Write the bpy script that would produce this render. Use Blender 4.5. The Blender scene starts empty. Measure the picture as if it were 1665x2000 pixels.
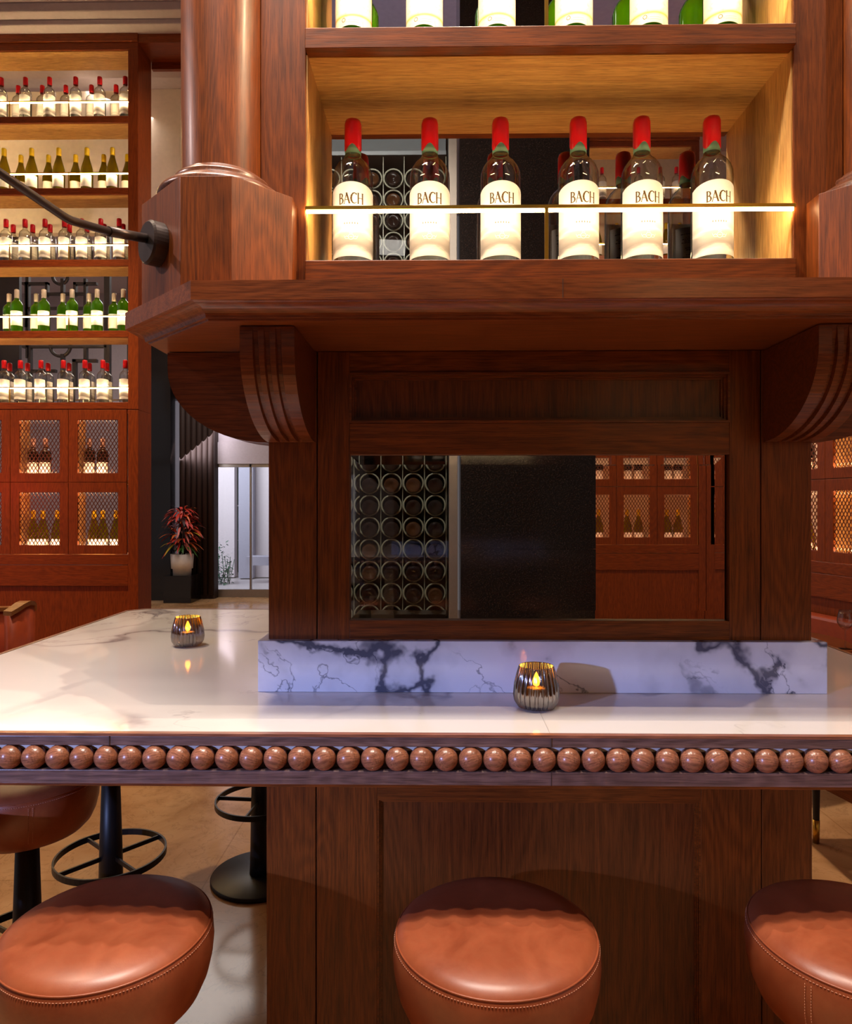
import bpy, bmesh, math, random
from mathutils import Vector, Matrix
random.seed(7)
PI = math.pi
C = bpy.context.scene.collection
FPX, X0, Y0 = 1380.0, 840.5, 985.0
YAW = math.atan(20/FPX)
CAMZ = 1.45

def W(x, y, Y):
    """point of the plane at depth Y seen at pixel x, y"""
    a = YAW
    u = (x-X0)/FPX; v = (Y0-y)/FPX
    dx = -math.sin(a)+math.cos(a)*u; dy = math.cos(a)+math.sin(a)*u
    t = Y/dy
    return (dx*t, Y, CAMZ+v*t)
def WX(x, Y): return W(x, 985, Y)[0]
def WZ(y, Y, x=860): return W(x, y, Y)[2]

# ------------------------------------------------------------------ mesh helper
def accum(o):
    v = Vector((0, 0, 0))
    while o is not None:
        v += o.location; o = o.parent
    return v

class MB:
    def __init__(s): s.v = []; s.f = []; s.sm = []
    def add(s, vs, fs, smooth=False):
        n = len(s.v); s.v += [tuple(p) for p in vs]
        for f in fs: s.f.append([i+n for i in f]); s.sm.append(smooth)
        return s
    def box(s, x0, x1, y0, y1, z0, z1):
        vs = [(x0,y0,z0),(x1,y0,z0),(x1,y1,z0),(x0,y1,z0),(x0,y0,z1),(x1,y0,z1),(x1,y1,z1),(x0,y1,z1)]
        return s.add(vs, [(3,2,1,0),(4,5,6,7),(0,1,5,4),(1,2,6,5),(2,3,7,6),(3,0,4,7)])
    def levels(s, polys, cap=True, smooth=False):
        """stack of closed outlines with the same number of points (CCW seen from above)"""
        n = len(polys[0]); vs = [p for poly in polys for p in poly]; fs = []
        for k in range(len(polys)-1):
            for i in range(n):
                j = (i+1) % n
                fs.append((k*n+i, k*n+j, (k+1)*n+j, (k+1)*n+i))
        s.add(vs, fs, smooth)
        if cap:
            m = len(s.v)-len(vs)
            s.f.append([m+i for i in reversed(range(n))]); s.sm.append(False)
            s.f.append([m+(len(polys)-1)*n+i for i in range(n)]); s.sm.append(False)
        return s
    def lathe(s, prof, n=32, c=(0,0,0), smooth=True, rib=0, ribn=0, ry=1.0):
        vs = []; fs = []
        for (r, z) in prof:
            for i in range(n):
                a = 2*PI*i/n
                rr = r*(1+rib*math.cos(a*ribn)) if rib else r
                vs.append((c[0]+rr*math.cos(a), c[1]+ry*rr*math.sin(a), c[2]+z))
        for k in range(len(prof)-1):
            for i in range(n):
                j = (i+1) % n
                fs.append((k*n+i, k*n+j, (k+1)*n+j, (k+1)*n+i))
        return s.add(vs, fs, smooth)
    def tube(s, pts, r, n=10, closed=False, cap=True):
        pts = [Vector(p) for p in pts]; m = len(pts)
        rs = r if isinstance(r, (list, tuple)) else [r]*m
        vs = []; fs = []
        up = None
        for k in range(m):
            if closed: t = pts[(k+1) % m]-pts[k-1]
            else: t = pts[min(k+1, m-1)]-pts[max(k-1, 0)]
            t.normalize()
            if up is None:
                up = Vector((0,0,1)) if abs(t.z) < .9 else Vector((1,0,0))
            a = up.cross(t); a.normalize(); b = t.cross(a); b.normalize(); up = b
            for i in range(n):
                q = 2*PI*i/n
                vs.append(pts[k]+(a*math.cos(q)+b*math.sin(q))*rs[k])
        R = m if closed else m-1
        for k in range(R):
            for i in range(n):
                j = (i+1) % n; kk = (k+1) % m
                fs.append((k*n+i, k*n+j, kk*n+j, kk*n+i))
        s.add(vs, fs, True)
        if cap and not closed:
            q = len(s.v)-len(vs)
            s.f.append([q+i for i in reversed(range(n))]); s.sm.append(False)
            s.f.append([q+(m-1)*n+i for i in range(n)]); s.sm.append(False)
        return s
    def bar(s, p, q, w, h, side=None):
        """rectangular bar from p to q: w along the side vector, h along the third"""
        p = Vector(p); q = Vector(q); t = (q-p).normalized()
        sd = Vector(side) if side else (Vector((0,0,1)) if abs(t.z) < .9 else Vector((1,0,0)))
        sd = (sd-t*sd.dot(t)).normalized(); h2 = t.cross(sd)
        vs = []
        for e in (p, q):
            for (a, b) in ((-1,-1),(1,-1),(1,1),(-1,1)):
                vs.append(e+sd*(a*w/2)+h2*(b*h/2))
        return s.add(vs, [(3,2,1,0),(4,5,6,7),(0,1,5,4),(1,2,6,5),(2,3,7,6),(3,0,4,7)])
    def ring(s, x0, x1, z0, z1, a0, a1, c0, c1, y0, y1):
        o = [(x0, z0), (x1, z0), (x1, z1), (x0, z1)]; i = [(a0, c0), (a1, c0), (a1, c1), (a0, c1)]
        vs = [(p[0], y, p[1]) for y in (y0, y1) for q in (o, i) for p in q]; fs = []
        for k in range(4):
            j = (k+1) % 4
            fs += [(k, j, 4+j, 4+k), (8+j, 8+k, 12+k, 12+j), (j, k, 8+k, 8+j), (4+k, 4+j, 12+j, 12+k)]
        return s.add(vs, fs)
    def sphere(s, c, r, n=20, m=12, sc=(1,1,1)):
        vs = [(c[0], c[1], c[2]-r*sc[2])]; fs = []
        for k in range(1, m):
            ph = -PI/2+PI*k/m
            for i in range(n):
                a = 2*PI*i/n
                vs.append((c[0]+sc[0]*r*math.cos(ph)*math.cos(a), c[1]+sc[1]*r*math.cos(ph)*math.sin(a), c[2]+sc[2]*r*math.sin(ph)))
        vs.append((c[0], c[1], c[2]+r*sc[2]))
        for i in range(n): fs.append((0, 1+(i+1) % n, 1+i))
        for k in range(m-2):
            for i in range(n):
                j = (i+1) % n; fs.append((1+k*n+i, 1+k*n+j, 1+(k+1)*n+j, 1+(k+1)*n+i))
        L = len(vs)-1
        for i in range(n): fs.append((L, 1+(m-2)*n+i, 1+(m-2)*n+(i+1) % n))
        return s.add(vs, fs, True)
    def build(s, name, mat, parent=None, bevel=0, recalc=False):
        me = bpy.data.meshes.new(name)
        off = accum(parent) if parent is not None else Vector((0,0,0))
        me.from_pydata([(p[0]-off.x, p[1]-off.y, p[2]-off.z) for p in s.v], [], s.f)
        me.polygons.foreach_set('use_smooth', s.sm)
        if recalc:
            bm = bmesh.new(); bm.from_mesh(me); bmesh.ops.recalc_face_normals(bm, faces=bm.faces); bm.to_mesh(me); bm.free()
        me.materials.append(mat); me.update()
        o = bpy.data.objects.new(name, me); C.objects.link(o)
        if parent is not None: o.parent = parent
        if bevel:
            b = o.modifiers.new('bevel', 'BEVEL'); b.width = bevel; b.segments = 2; b.limit_method = 'ANGLE'; b.angle_limit = .7
        return o

def tag(o, label=None, cat=None, group=None, kind=None):
    if label: o['label'] = label
    if cat: o['category'] = cat
    if group: o['group'] = group
    if kind: o['kind'] = kind
    return o
def thing(name, loc, label, cat, group=None, rz=0):
    o = bpy.data.objects.new(name, None); C.objects.link(o); o.empty_display_size = .05
    o.location = loc; o.rotation_euler = (0, 0, rz)
    return tag(o, label, cat, group)
def struct(o): o['kind'] = 'structure'; return o
PROTO = []
def proto(name):
    o = bpy.data.objects.new(name, None); C.objects.link(o); PROTO.append(o); return o
def dup(o, parent=None):
    c = o.copy(); C.objects.link(c); c.parent = parent
    for ch in [k for k in C.objects if k.parent == o]: dup(ch, c)
    return c
def place(pr, loc, label, cat, group=None, rz=0, scale=None):
    c = dup(pr); c.location = loc; c.rotation_euler = (0, 0, rz)
    if scale: c.scale = (scale,)*3
    return tag(c, label, cat, group)
ORD = ['', 'first', 'second', 'third', 'fourth', 'fifth', 'sixth', 'seventh', 'eighth', 'ninth', 'tenth', 'eleventh', 'twelfth']

# ------------------------------------------------------------------ materials
def lin(c):
    return tuple((x/255/12.92 if x/255 <= .04045 else ((x/255+.055)/1.055)**2.4) for x in c)+(1,)
class N:
    def __init__(s, name):
        s.m = bpy.data.materials.new(name); s.m.use_nodes = True; s.t = s.m.node_tree; s.t.nodes.clear()
        s.out = s.t.nodes.new('ShaderNodeOutputMaterial')
    def n(s, typ, **k):
        nd = s.t.nodes.new('ShaderNode'+typ)
        for a, b in k.items():
            if a.startswith('i_'):
                key = a[2:].replace('_', ' '); nd.inputs[key].default_value = b
            else: setattr(nd, a, b)
        return nd
    def l(s, a, b): s.t.links.new(a, b)
    def surf(s, o): s.l(o, s.out.inputs['Surface'])
    def ramp(s, fac, stops, interp='LINEAR'):
        r = s.n('ValToRGB'); cr = r.color_ramp; cr.interpolation = interp
        while len(cr.elements) < len(stops): cr.elements.new(.5)
        for e, (p, c) in zip(cr.elements, stops): e.position = p; e.color = c
        s.l(fac, r.inputs[0]); return r.outputs[0]
    def mapping(s, scale=(1,1,1), coord='Object', loc=(0,0,0), rot=(0,0,0)):
        tc = s.n('TexCoord'); mp = s.n('Mapping'); mp.inputs['Scale'].default_value = scale
        mp.inputs['Location'].default_value = loc; mp.inputs['Rotation'].default_value = rot
        s.l(tc.outputs[coord], mp.inputs[0]); return mp.outputs[0]
    def noise(s, vec, scale, detail=4, rough=.55, dist=0):
        nd = s.n('TexNoise'); nd.inputs['Scale'].default_value = scale; nd.inputs['Detail'].default_value = detail
        nd.inputs['Roughness'].default_value = rough; nd.inputs['Distortion'].default_value = dist
        s.l(vec, nd.inputs['Vector']); return nd.outputs['Fac']
    def math(s, op, a, b=None, clamp=False):
        nd = s.n('Math', operation=op); nd.use_clamp = clamp
        for i, q in enumerate((a, b)):
            if q is None: continue
            if isinstance(q, (int, float)): nd.inputs[i].default_value = q
            else: s.l(q, nd.inputs[i])
        return nd.outputs[0]
    def mix(s, fac, a, b, blend='MIX'):
        nd = s.n('Mix', data_type='RGBA', blend_type=blend)
        for i, q in ((0, fac), (6, a), (7, b)):
            if isinstance(q, (int, float, tuple)): nd.inputs[i].default_value = q
            else: s.l(q, nd.inputs[i])
        return nd.outputs[2]
    def pbr(s, color, rough=.4, metal=0, spec=.5, coat=0, coat_rough=.1, bump=None, bstr=.2, bdist=.002, **k):
        p = s.n('BsdfPrincipled')
        if isinstance(color, tuple): p.inputs['Base Color'].default_value = color
        else: s.l(color, p.inputs['Base Color'])
        if isinstance(rough, (int, float)): p.inputs['Roughness'].default_value = rough
        else: s.l(rough, p.inputs['Roughness'])
        p.inputs['Metallic'].default_value = metal; p.inputs['Specular IOR Level'].default_value = spec
        p.inputs['Coat Weight'].default_value = coat; p.inputs['Coat Roughness'].default_value = coat_rough
        for a, b in k.items(): p.inputs[a.replace('_', ' ')].default_value = b
        if bump is not None:
            bp = s.n('Bump'); bp.inputs['Strength'].default_value = bstr; bp.inputs['Distance'].default_value = bdist
            s.l(bump, bp.inputs['Height']); s.l(bp.outputs[0], p.inputs['Normal'])
        return p.outputs[0]

def flat(name, rgb, rough=.5, metal=0, spec=.5, **k):
    n = N(name)
    v = n.mapping(); f = n.noise(v, 30, 3)
    col = n.mix(f, tuple(c*.88 for c in lin(rgb)[:3])+(1,), tuple(min(1, c*1.08) for c in lin(rgb)[:3])+(1,))
    n.surf(n.pbr(col, rough, metal, spec, **k)); return n.m

def wood(name, dark, light, axis, rough=.4, coat=.06, freq=1.0):
    n = N(name)
    def sc(along, across):
        v = [across]*3; v['xyz'.index(axis)] = along; return tuple(v)
    cath = n.noise(n.mapping(sc(.55*freq, 4.5*freq)), 1.6, 2, .5, .25)
    rings = n.math('SINE', n.math('MULTIPLY', cath, 150.0))
    rings = n.math('MULTIPLY', n.math('ADD', rings, 1.0), .5)
    streak = n.noise(n.mapping(sc(1.0, 60)), 3.0, 6, .65, .1)
    pores = n.noise(n.mapping(sc(9, 260)), 2.2, 3, .6)
    f = n.math('ADD', n.math('MULTIPLY', rings, .16), n.math('MULTIPLY', streak, .85))
    f = n.math('ADD', f, .0, True)
    col = n.ramp(f, [(.15, lin(dark)), (.8, lin(light))])
    pd = n.ramp(pores, [(.36, (.45, .42, .4, 1)), (.52, (1, 1, 1, 1))])
    col = n.mix(.75, col, pd, 'MULTIPLY')
    big = n.noise(n.mapping((1,1,1)), 2.5, 2)
    col = n.mix(.5, col, n.ramp(big, [(.3, (.82,.8,.78,1)), (.7, (1.0,1.0,1.0,1))]), 'MULTIPLY')
    n.surf(n.pbr(col, rough, 0, .3, coat, .2, bump=pores, bstr=.25, bdist=.0008)); return n.m

DK, LT = (70, 31, 7), (140, 69, 20)
WD = {a: wood('stained_oak_'+a, DK, LT, a) for a in 'xyz'}
WR = {a: wood('cabinet_oak_'+a, (110, 44, 8), (168, 76, 18), a, .42, .1) for a in 'xyz'}
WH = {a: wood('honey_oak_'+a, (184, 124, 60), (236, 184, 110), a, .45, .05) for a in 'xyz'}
WP = wood('panel_oak', (58, 26, 8), (124, 62, 22), 'z', .4, .06, .8)
WB = wood('turned_oak', (96, 52, 34), (176, 112, 80), 'x', .32, .35, 1.6)
WG = wood('edge_oak', (78, 56, 48), (146, 112, 98), 'x', .4, .3, 1.4)
BLACK = flat('black_metal', (26, 23, 22), .42, .3)
BRONZE = flat('dark_bronze', (62, 50, 46), .36, .6)
BRASS = flat('brass', (196, 150, 60), .28, 1.0)
STEEL = flat('brushed_steel', (150, 140, 130), .35, .9)
CREAM = flat('cream_plaster', (232, 214, 196), .8)
MAUVE = flat('mauve_plaster', (158, 145, 148), .8)
CEIL = flat('ceiling_paint', (196, 182, 184), .75)
LATT = flat('lattice_bronze', (52, 47, 50), .5, .3)
CAPRED = flat('red_wax', (206, 10, 22), .35, 0, .5)
CAPYEL = flat('yellow_foil', (232, 190, 14), .4, .1)
CAPWHT = flat('silver_foil', (214, 200, 186), .35, .2)
CAPPNK = flat('pink_foil', (206, 160, 146), .45)
LINER = flat('liner_green', (110, 148, 128), .5)
GOLDINK = flat('gold_ink', (78, 54, 18), .45, .3)
GREYINK = flat('grey_ink', (140, 130, 132), .6)
BLACKINK = flat('black_ink', (70, 66, 66), .6)
POTW = flat('white_ceramic', (226, 220, 214), .35)
SOIL = flat('soil', (40, 28, 20), .9)
WAX = flat('candle_wax', (250, 236, 200), .6)

def leather(name, a, b):
    n = N(name)
    blot = n.noise(n.mapping(), 9, 5, .65, .4); fine = n.noise(n.mapping(), 420, 3, .6); cr = n.noise(n.mapping(), 34, 4, .6, 1.2)
    col = n.ramp(blot, [(.3, lin(a)), (.7, lin(b))])
    col = n.mix(.5, col, n.ramp(cr, [(.4, (1,1,1,1)), (.5, (1.0,.86,.8,1)), (.56, (1,1,1,1))]), 'MULTIPLY')
    h = n.math('ADD', n.math('MULTIPLY', fine, .5), cr)
    n.surf(n.pbr(col, n.ramp(blot, [(.3, (.36,)*3+(1,)), (.7, (.46,)*3+(1,))]), 0, .5, .25, .3, bump=h, bstr=.2, bdist=.0008)); return n.m
LEA = leather('tan_leather', (134, 62, 34), (168, 88, 52))
LEAD = leather('russet_leather', (150, 58, 26), (176, 74, 34))

def marble(name, base, vein, vscale, width, strong, rough=.1, mk=.42, off=(0,0,0)):
    n = N(name)
    v = n.mapping(coord='Object', loc=off)
    w1 = n.noise(v, 1.6*vscale, 6, .6, .6)
    # distort
    wob = n.n('TexNoise'); wob.inputs['Scale'].default_value = 2.2*vscale; wob.inputs['Detail'].default_value = 5
    n.l(v, wob.inputs['Vector'])
    add = n.n('VectorMath', operation='MULTIPLY_ADD'); add.inputs[1].default_value = (.5, .5, .5)
    n.l(wob.outputs['Color'], add.inputs[0]); n.l(v, add.inputs[2])
    n1 = n.n('TexNoise'); n1.inputs['Scale'].default_value = 1.1*vscale; n1.inputs['Detail'].default_value = 3; n.l(add.outputs[0], n1.inputs['Vector'])
    d = n.math('ABSOLUTE', n.math('SUBTRACT', n1.outputs['Fac'], .5))
    vein1 = n.ramp(d, [(0, (1,)*3+(1,)), (width, (0,)*3+(1,))])
    mask = n.ramp(n.noise(v, 1.3*vscale, 3), [(mk, (0,)*3+(1,)), (mk+.16, (1,)*3+(1,))])
    vv = n.math('MULTIPLY', vein1, mask)
    n2 = n.n('TexNoise'); n2.inputs['Scale'].default_value = 2.6*vscale; n2.inputs['Detail'].default_value = 6; n.l(add.outputs[0], n2.inputs['Vector'])
    d2 = n.math('ABSOLUTE', n.math('SUBTRACT', n2.outputs['Fac'], .47))
    vein2 = n.math('MULTIPLY', n.ramp(d2, [(0, (1,)*3+(1,)), (width*.5, (0,)*3+(1,))]), n.ramp(w1, [(.5, (0,)*3+(1,)), (.62, (1,)*3+(1,))]))
    wash = n.math('MULTIPLY', n.ramp(d, [(0, (1,)*3+(1,)), (width*4, (0,)*3+(1,))]), mask)
    f = n.math('ADD', n.math('MULTIPLY', vv, strong), n.math('MULTIPLY', vein2, strong*.8), True)
    f = n.math('ADD', f, n.math('MULTIPLY', wash, strong*.28), True)
    col = n.mix(f, lin(base), lin(vein))
    n.surf(n.pbr(col, rough, 0, .5)); return n.m
MAR = marble('counter_marble', (226, 214, 204), (150, 136, 134), 1.0, .014, .75, .08)
MARB = marble('backsplash_marble', (222, 218, 224), (84, 84, 98), 1.8, .017, .95, .1, .30, (3.1, 0, 1.7))

def floor_mat():
    n = N('floor_stone')
    v = n.mapping()
    a = n.noise(v, 1.4, 6, .6, 1.0); b = n.noise(v, 7, 5, .65, .8)
    col = n.ramp(a, [(.3, lin((156, 110, 68))), (.5, lin((194, 148, 102))), (.72, lin((208, 170, 126)))])
    d = n.math('ABSOLUTE', n.math('SUBTRACT', b, .5))
    col = n.mix(n.ramp(d, [(0, (.3,)*3+(1,)), (.02, (0,)*3+(1,))]), col, lin((120, 84, 56)))
    br = n.n('TexBrick'); br.inputs['Scale'].default_value = 1.0; br.inputs['Mortar Size'].default_value = .003
    br.inputs['Brick Width'].default_value = .9; br.inputs['Row Height'].default_value = .9; br.offset = 0
    br.inputs['Color1'].default_value = (1,1,1,1); br.inputs['Color2'].default_value = (.93,.93,.93,1); br.inputs['Mortar'].default_value = (.7,.66,.6,1)
    n.l(v, br.inputs['Vector'])
    col = n.mix(.8, col, br.outputs['Color'], 'MULTIPLY')
    n.surf(n.pbr(col, .16, 0, .5)); return n.m
FLOOR = floor_mat()

def granite():
    n = N('black_granite')
    s = n.noise(n.mapping(), 260, 4, .8)
    col = n.ramp(s, [(.55, lin((18, 14, 13))), (.75, lin((70, 56, 48)))])
    n.surf(n.pbr(col, .12, 0, .5)); return n.m
GRAN = granite()

def thinglass(name, tint, edge, gloss_rough=.02, body=None, bodyf=0.0, ior=1.5):
    n = N(name)
    lw = n.n('LayerWeight'); lw.inputs['Blend'].default_value = .35
    tcol = n.mix(n.math('POWER', lw.outputs['Facing'], 2.0), lin(tint), lin(edge))
    t = n.n('BsdfTransparent'); n.l(tcol, t.inputs['Color'])
    g = n.n('BsdfGlossy'); g.inputs['Roughness'].default_value = gloss_rough
    lg = n.n('LayerWeight'); lg.inputs['Blend'].default_value = .5
    f0 = ((ior-1)/(ior+1))**2
    frs = n.math('ADD', n.math('MULTIPLY', n.math('POWER', lg.outputs['Facing'], 3.5), (1-f0)*.85), f0*1.2)
    base = t.outputs[0]
    if body:
        d = n.n('BsdfTranslucent'); d.inputs['Color'].default_value = lin(body)
        mx0 = n.n('MixShader'); mx0.inputs[0].default_value = bodyf; n.l(base, mx0.inputs[1]); n.l(d.outputs[0], mx0.inputs[2]); base = mx0.outputs[0]
    mx = n.n('MixShader'); n.l(frs, mx.inputs[0]); n.l(base, mx.inputs[1]); n.l(g.outputs[0], mx.inputs[2])
    n.surf(mx.outputs[0]); return n.m
GCLEAR = thinglass('clear_bottle_glass', (246, 248, 246), (96, 116, 96), .03, ior=2.0)
GGREEN = thinglass('green_bottle_glass', (160, 206, 70), (40, 74, 8), .04, (150, 205, 40), .4)
GOLIVE = thinglass('olive_bottle_glass', (176, 166, 60), (62, 56, 4), .04, (196, 184, 40), .45)
GDARK = flat('dark_bottle_glass', (26, 16, 12), .08)
GDARKB = flat('brown_bottle_glass', (58, 34, 18), .08)
PANE = thinglass('window_glass', (244, 246, 246), (210, 225, 220), .01)
GWINE = thinglass('wine_glass_crystal', (245, 246, 246), (150, 150, 150), .02, ior=1.6)
SMOKE = thinglass('smoked_ribbed_glass', (156, 118, 78), (22, 17, 16), .08, ior=3.1)

def emit(name, rgb, s):
    n = N(name); e = n.n('Emission'); e.inputs[0].default_value = lin(rgb); e.inputs[1].default_value = s; n.surf(e.outputs[0]); return n.m
LED = emit('led_strip', (255, 222, 160), 72)
LEDW = emit('led_strip_wall', (255, 222, 160), 120)
LEDC = emit('led_cabinet', (255, 214, 160), 80)
FLAME = emit('candle_flame', (255, 176, 50), 40)
def mirror_mat(name, c):
    n = N(name); n.surf(n.pbr(lin(c), .0, 1.0, .5)); return n.m
MIRR = mirror_mat('mirror_silver', (232, 228, 226))

def label_mat(name, kind):
    n = N(name)
    tc = n.n('TexCoord'); sp = n.n('SeparateXYZ'); n.l(tc.outputs['Object'], sp.inputs[0])
    z = sp.outputs[2]
    if kind == 'swoosh':
        nz = n.noise(n.mapping((14, 14, 60)), 1.5, 5, .6)
        zz = n.math('ADD', z, n.math('MULTIPLY', n.math('SUBTRACT', nz, .5), .016))
        x2 = n.math('MULTIPLY', n.math('MULTIPLY', sp.outputs[0], sp.outputs[0]), 7.0)
        zz = n.math('ADD', zz, x2)
        f = n.ramp(zz, [(.040, (0,0,0,1)), (.048, (.85,.85,.85,1)), (.072, (.6,.6,.6,1)), (.078, (.05,.05,.05,1)), (.083, (.4,.4,.4,1)), (.093, (0,0,0,1))])
        col = n.mix(f, lin((206, 200, 197)), lin((96, 84, 84)))
    elif kind == 'gold':
        f = n.ramp(z, [(.062, (0,0,0,1)), (.064, (1,1,1,1)), (.069, (1,1,1,1)), (.071, (0,0,0,1))])
        nz = n.noise(n.mapping(), 90, 3)
        col = n.mix(f, n.mix(n.ramp(nz, [(.55, (0,0,0,1)), (.7, (.5,.5,.5,1))]), lin((206, 194, 178)), lin((206, 160, 90))), lin((190, 140, 40)))
    else:
        col = lin((214, 208, 202))
    n.surf(n.pbr(col, .5, 0, .3)); return n.m
LABS = label_mat('label_swoosh', 'swoosh'); LABG = label_mat('label_gold', 'gold'); LABP = label_mat('label_plain', 'plain')

# ------------------------------------------------------------------ camera
cam = bpy.data.objects.new('camera', bpy.data.cameras.new('camera')); C.objects.link(cam)
cam.location = (0, 0, CAMZ); cam.rotation_euler = (PI/2, 0, YAW)
cam.data.sensor_fit = 'HORIZONTAL'; cam.data.sensor_width = 36; cam.data.lens = 36*FPX/1665
cam.data.shift_x = -8/1665; cam.data.shift_y = -15/1665; cam.data.clip_start = .02; cam.data.clip_end = 100
bpy.context.scene.camera = cam

# ------------------------------------------------------------------ setting
struct(MB().box(-7, 6, -5, 11.3, -.1, 0).build('floor', FLOOR))
struct(MB().box(-7, 6, -5, 11.3, 4.76, 4.86).build('ceiling', CEIL))
wl = MB()  # unseen wall added behind the camera; its slot trims the daylight lamp
wl.box(-4.6, -2.35, -.36, -.26, 0, 4.76).box(-.98, -.83, -.36, -.26, 0, 4.76).box(-2.35, -.98, -.36, -.26, 0, 1.36).box(-2.35, -.98, -.36, -.26, 1.585, 4.76)
struct(wl.build('light_slot_wall', flat('umber_plaster', (96, 62, 44), .8)))
# soffit strip over the left shelving
b = MB().box(-6, -1.6, 4.62, 5.3, 4.70, 4.76).box(-6, -1.6, 4.70, 5.3, 4.665, 4.70)
struct(b.build('trim_1', CEIL, bevel=.006))
# cream bulkhead wall above the lobby, behind the open shelves
struct(MB().box(-6.2, -1.2, 6.5, 6.62, 4.05, 4.76).build('wall_rear', CREAM))
struct(MB().box(-2.5, 0, 5.6, 5.7, 3.52, 4.76).build('wall_centre', CREAM))
struct(MB().box(-6.2, -2.32, 5.35, 5.42, 3.52, 4.6).build('wall_shelf_back', CREAM))
struct(MB().box(WX(270.5, 4.8), -1.2, 4.8, 5.05, WZ(83, 4.8, 300), WZ(65, 4.8, 300)).box(WX(270.5, 4.8), -1.2, 5.02, 5.05, WZ(135, 5.02, 320), WZ(83, 4.8, 300)-.001).build('trim_6', WR['x']))
# far lobby wall pieces
YL = 11.0
zb = 2.1
struct(MB().box(-7, WX(331, YL), YL, YL+.2, 0, 4.76).build('wall_lobby', MAUVE))
struct(MB().box(WX(415, YL), 6, YL, YL+.2, 2.42, 4.76).box(WX(334, YL), WX(415, YL), YL, YL+.2, 3.1, 4.76).box(WX(530, YL)+.3, 6, YL, YL+.2, 0, 2.42).build('wall_entrance', MAUVE))

# black stone pier by the window
pier = MB().box(WX(290, 10.6), WX(333, 10.6), 10.6, 10.99, 0, 4.7).build('trim_2', GRAN); struct(pier)
# fluted dark pier
fx0, fx1 = WX(348, 10.7), WX(414, 10.7)
t = thing('fluted_pilaster', ((fx0+fx1)/2, 10.8, 0), 'dark brown fluted pilaster beside the glass entrance door, behind the plant', 'pilaster')
FL = flat('fluted_bronze', (48, 34, 30), .6, 0, .2)
mb = MB(); nfl = 6; wfl = (fx1-fx0)/nfl
for i in range(nfl):
    xc = fx0+wfl*(i+.5)
    poly = [(xc+wfl*.5*math.cos(q), 10.78-wfl*.45*math.sin(q)) for q in [PI*k/8 for k in range(9)]]
    mb.levels([[(p[0], p[1], z) for p in reversed(poly)] for z in (.06, 4.7)], smooth=True)
mb.build('flutes', FL, t, recalc=True)
MB().box(fx0-.01, fx1+.01, 10.78, 10.98, 0, 4.7).build('core', FL, t)
# glass door with steel frame
gx0, gx1, gxm = WX(416, YL), WX(535, YL), WX(490, YL)
struct(MB().box(gx0-.05, gx1+.3, YL-.05, YL+.1, 2.081, 2.42).build('trim_7', MAUVE))
d = MB().box(gx0, gx1, YL-.02, YL+.04, 2.03, 2.08).box(gx0, gx1, YL-.02, YL+.04, 0.0, .12).box(gx0, gx0+.05, YL-.02, YL+.04, .12, 2.08)
d = d.box(gxm-.012, gxm+.012, YL-.02, YL+.04, .12, 2.08).box(gx1-.05, gx1, YL-.02, YL+.04, .12, 2.08).build('door_1', STEEL); struct(d)
pn = MB().box(gx0+.05, gx1-.05, YL+.005, YL+.015, .12, 2.08).build('pane', PANE, d)
wn = MB().box(WX(333, YL), WX(347, YL)+.05, YL-.02, YL+.04, 0, .06).build('window_1', STEEL); struct(wn)
MB().box(WX(333, YL)+.02, WX(347, YL)+.02, YL+.005, YL+.015, .06, 3.1).build('pane', PANE, wn)
# outside
OUT = flat('outside_panel', (214, 206, 210), .6); OUTG = flat('outside_grey', (168, 168, 184), .6); PAVE = flat('outside_paving', (196, 190, 192), .3)
struct(MB().box(-12, 2, 11.2, 17, -.12, -.02).build('ground_outside', PAVE))
struct(MB().box(-12, WX(458, 14), 14, 14.2, 0, 5).box(WX(466, 14), 2, 14, 14.2, 0, 5).build('wall_outside', OUT))
struct(MB().box(WX(466, 13.8), WX(494, 13.8), 13.8, 13.99, 0, 5).build('trim_3', OUTG))
struct(MB().box(WX(486, 13.2), WX(540, 13.2), 13.0, 13.4, .32, .48).build('trim_4', OUTG))
GREEN = flat('hedge_leaf', (44, 92, 66), .5)
mb = MB()
for i in range(260):
    x = random.uniform(WX(416, 13.0), WX(452, 13.0)); z = abs(random.gauss(0, .32)); y = 13+random.uniform(-.2, .2)
    a = random.uniform(0, 2*PI); l = random.uniform(.05, .11); w = .02; q = random.uniform(-.6, .8)
    p = Vector((x, y, z)); dv = Vector((math.cos(a)*math.cos(q), math.sin(a)*math.cos(q), math.sin(q)))*l; sv = Vector((-math.sin(a), math.cos(a), 0))*w
    mb.add([p, p+dv*.5+sv, p+dv, p+dv*.5-sv], [(0, 1, 2, 3)])
for i in range(14):
    x = random.uniform(WX(418, 13.0), WX(450, 13.0)); mb.tube([(x, 13, -.02), (x+random.uniform(-.1, .1), 13, random.uniform(.2, .7))], .006, 5)
mb.v = [(p[0], p[1], max(p[2], -.02)) for p in mb.v]
tag(mb.build('leafy_shrub', GREEN), 'low green leafy shrub growing outside the glass entrance door', 'shrub')
mb = MB()
for i in range(500):
    x = random.uniform(WX(456, 14.6), WX(468, 14.6)); z = random.uniform(0, 4); y = 14.6+random.uniform(-.1, .1)
    a = random.uniform(0, 2*PI); l = .12; w = .04; p = Vector((x, y, z)); dv = Vector((math.cos(a), 0, math.sin(a)))*l; sv = Vector((-math.sin(a), .2, math.cos(a)))*w
    mb.add([p, p+dv*.5+sv, p+dv, p+dv*.5-sv], [(0, 1, 2, 3)])
tag(mb.build('green_hedge', GREEN), 'green hedge seen through slot between outside wall panels', 'hedge', kind='stuff')

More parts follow.
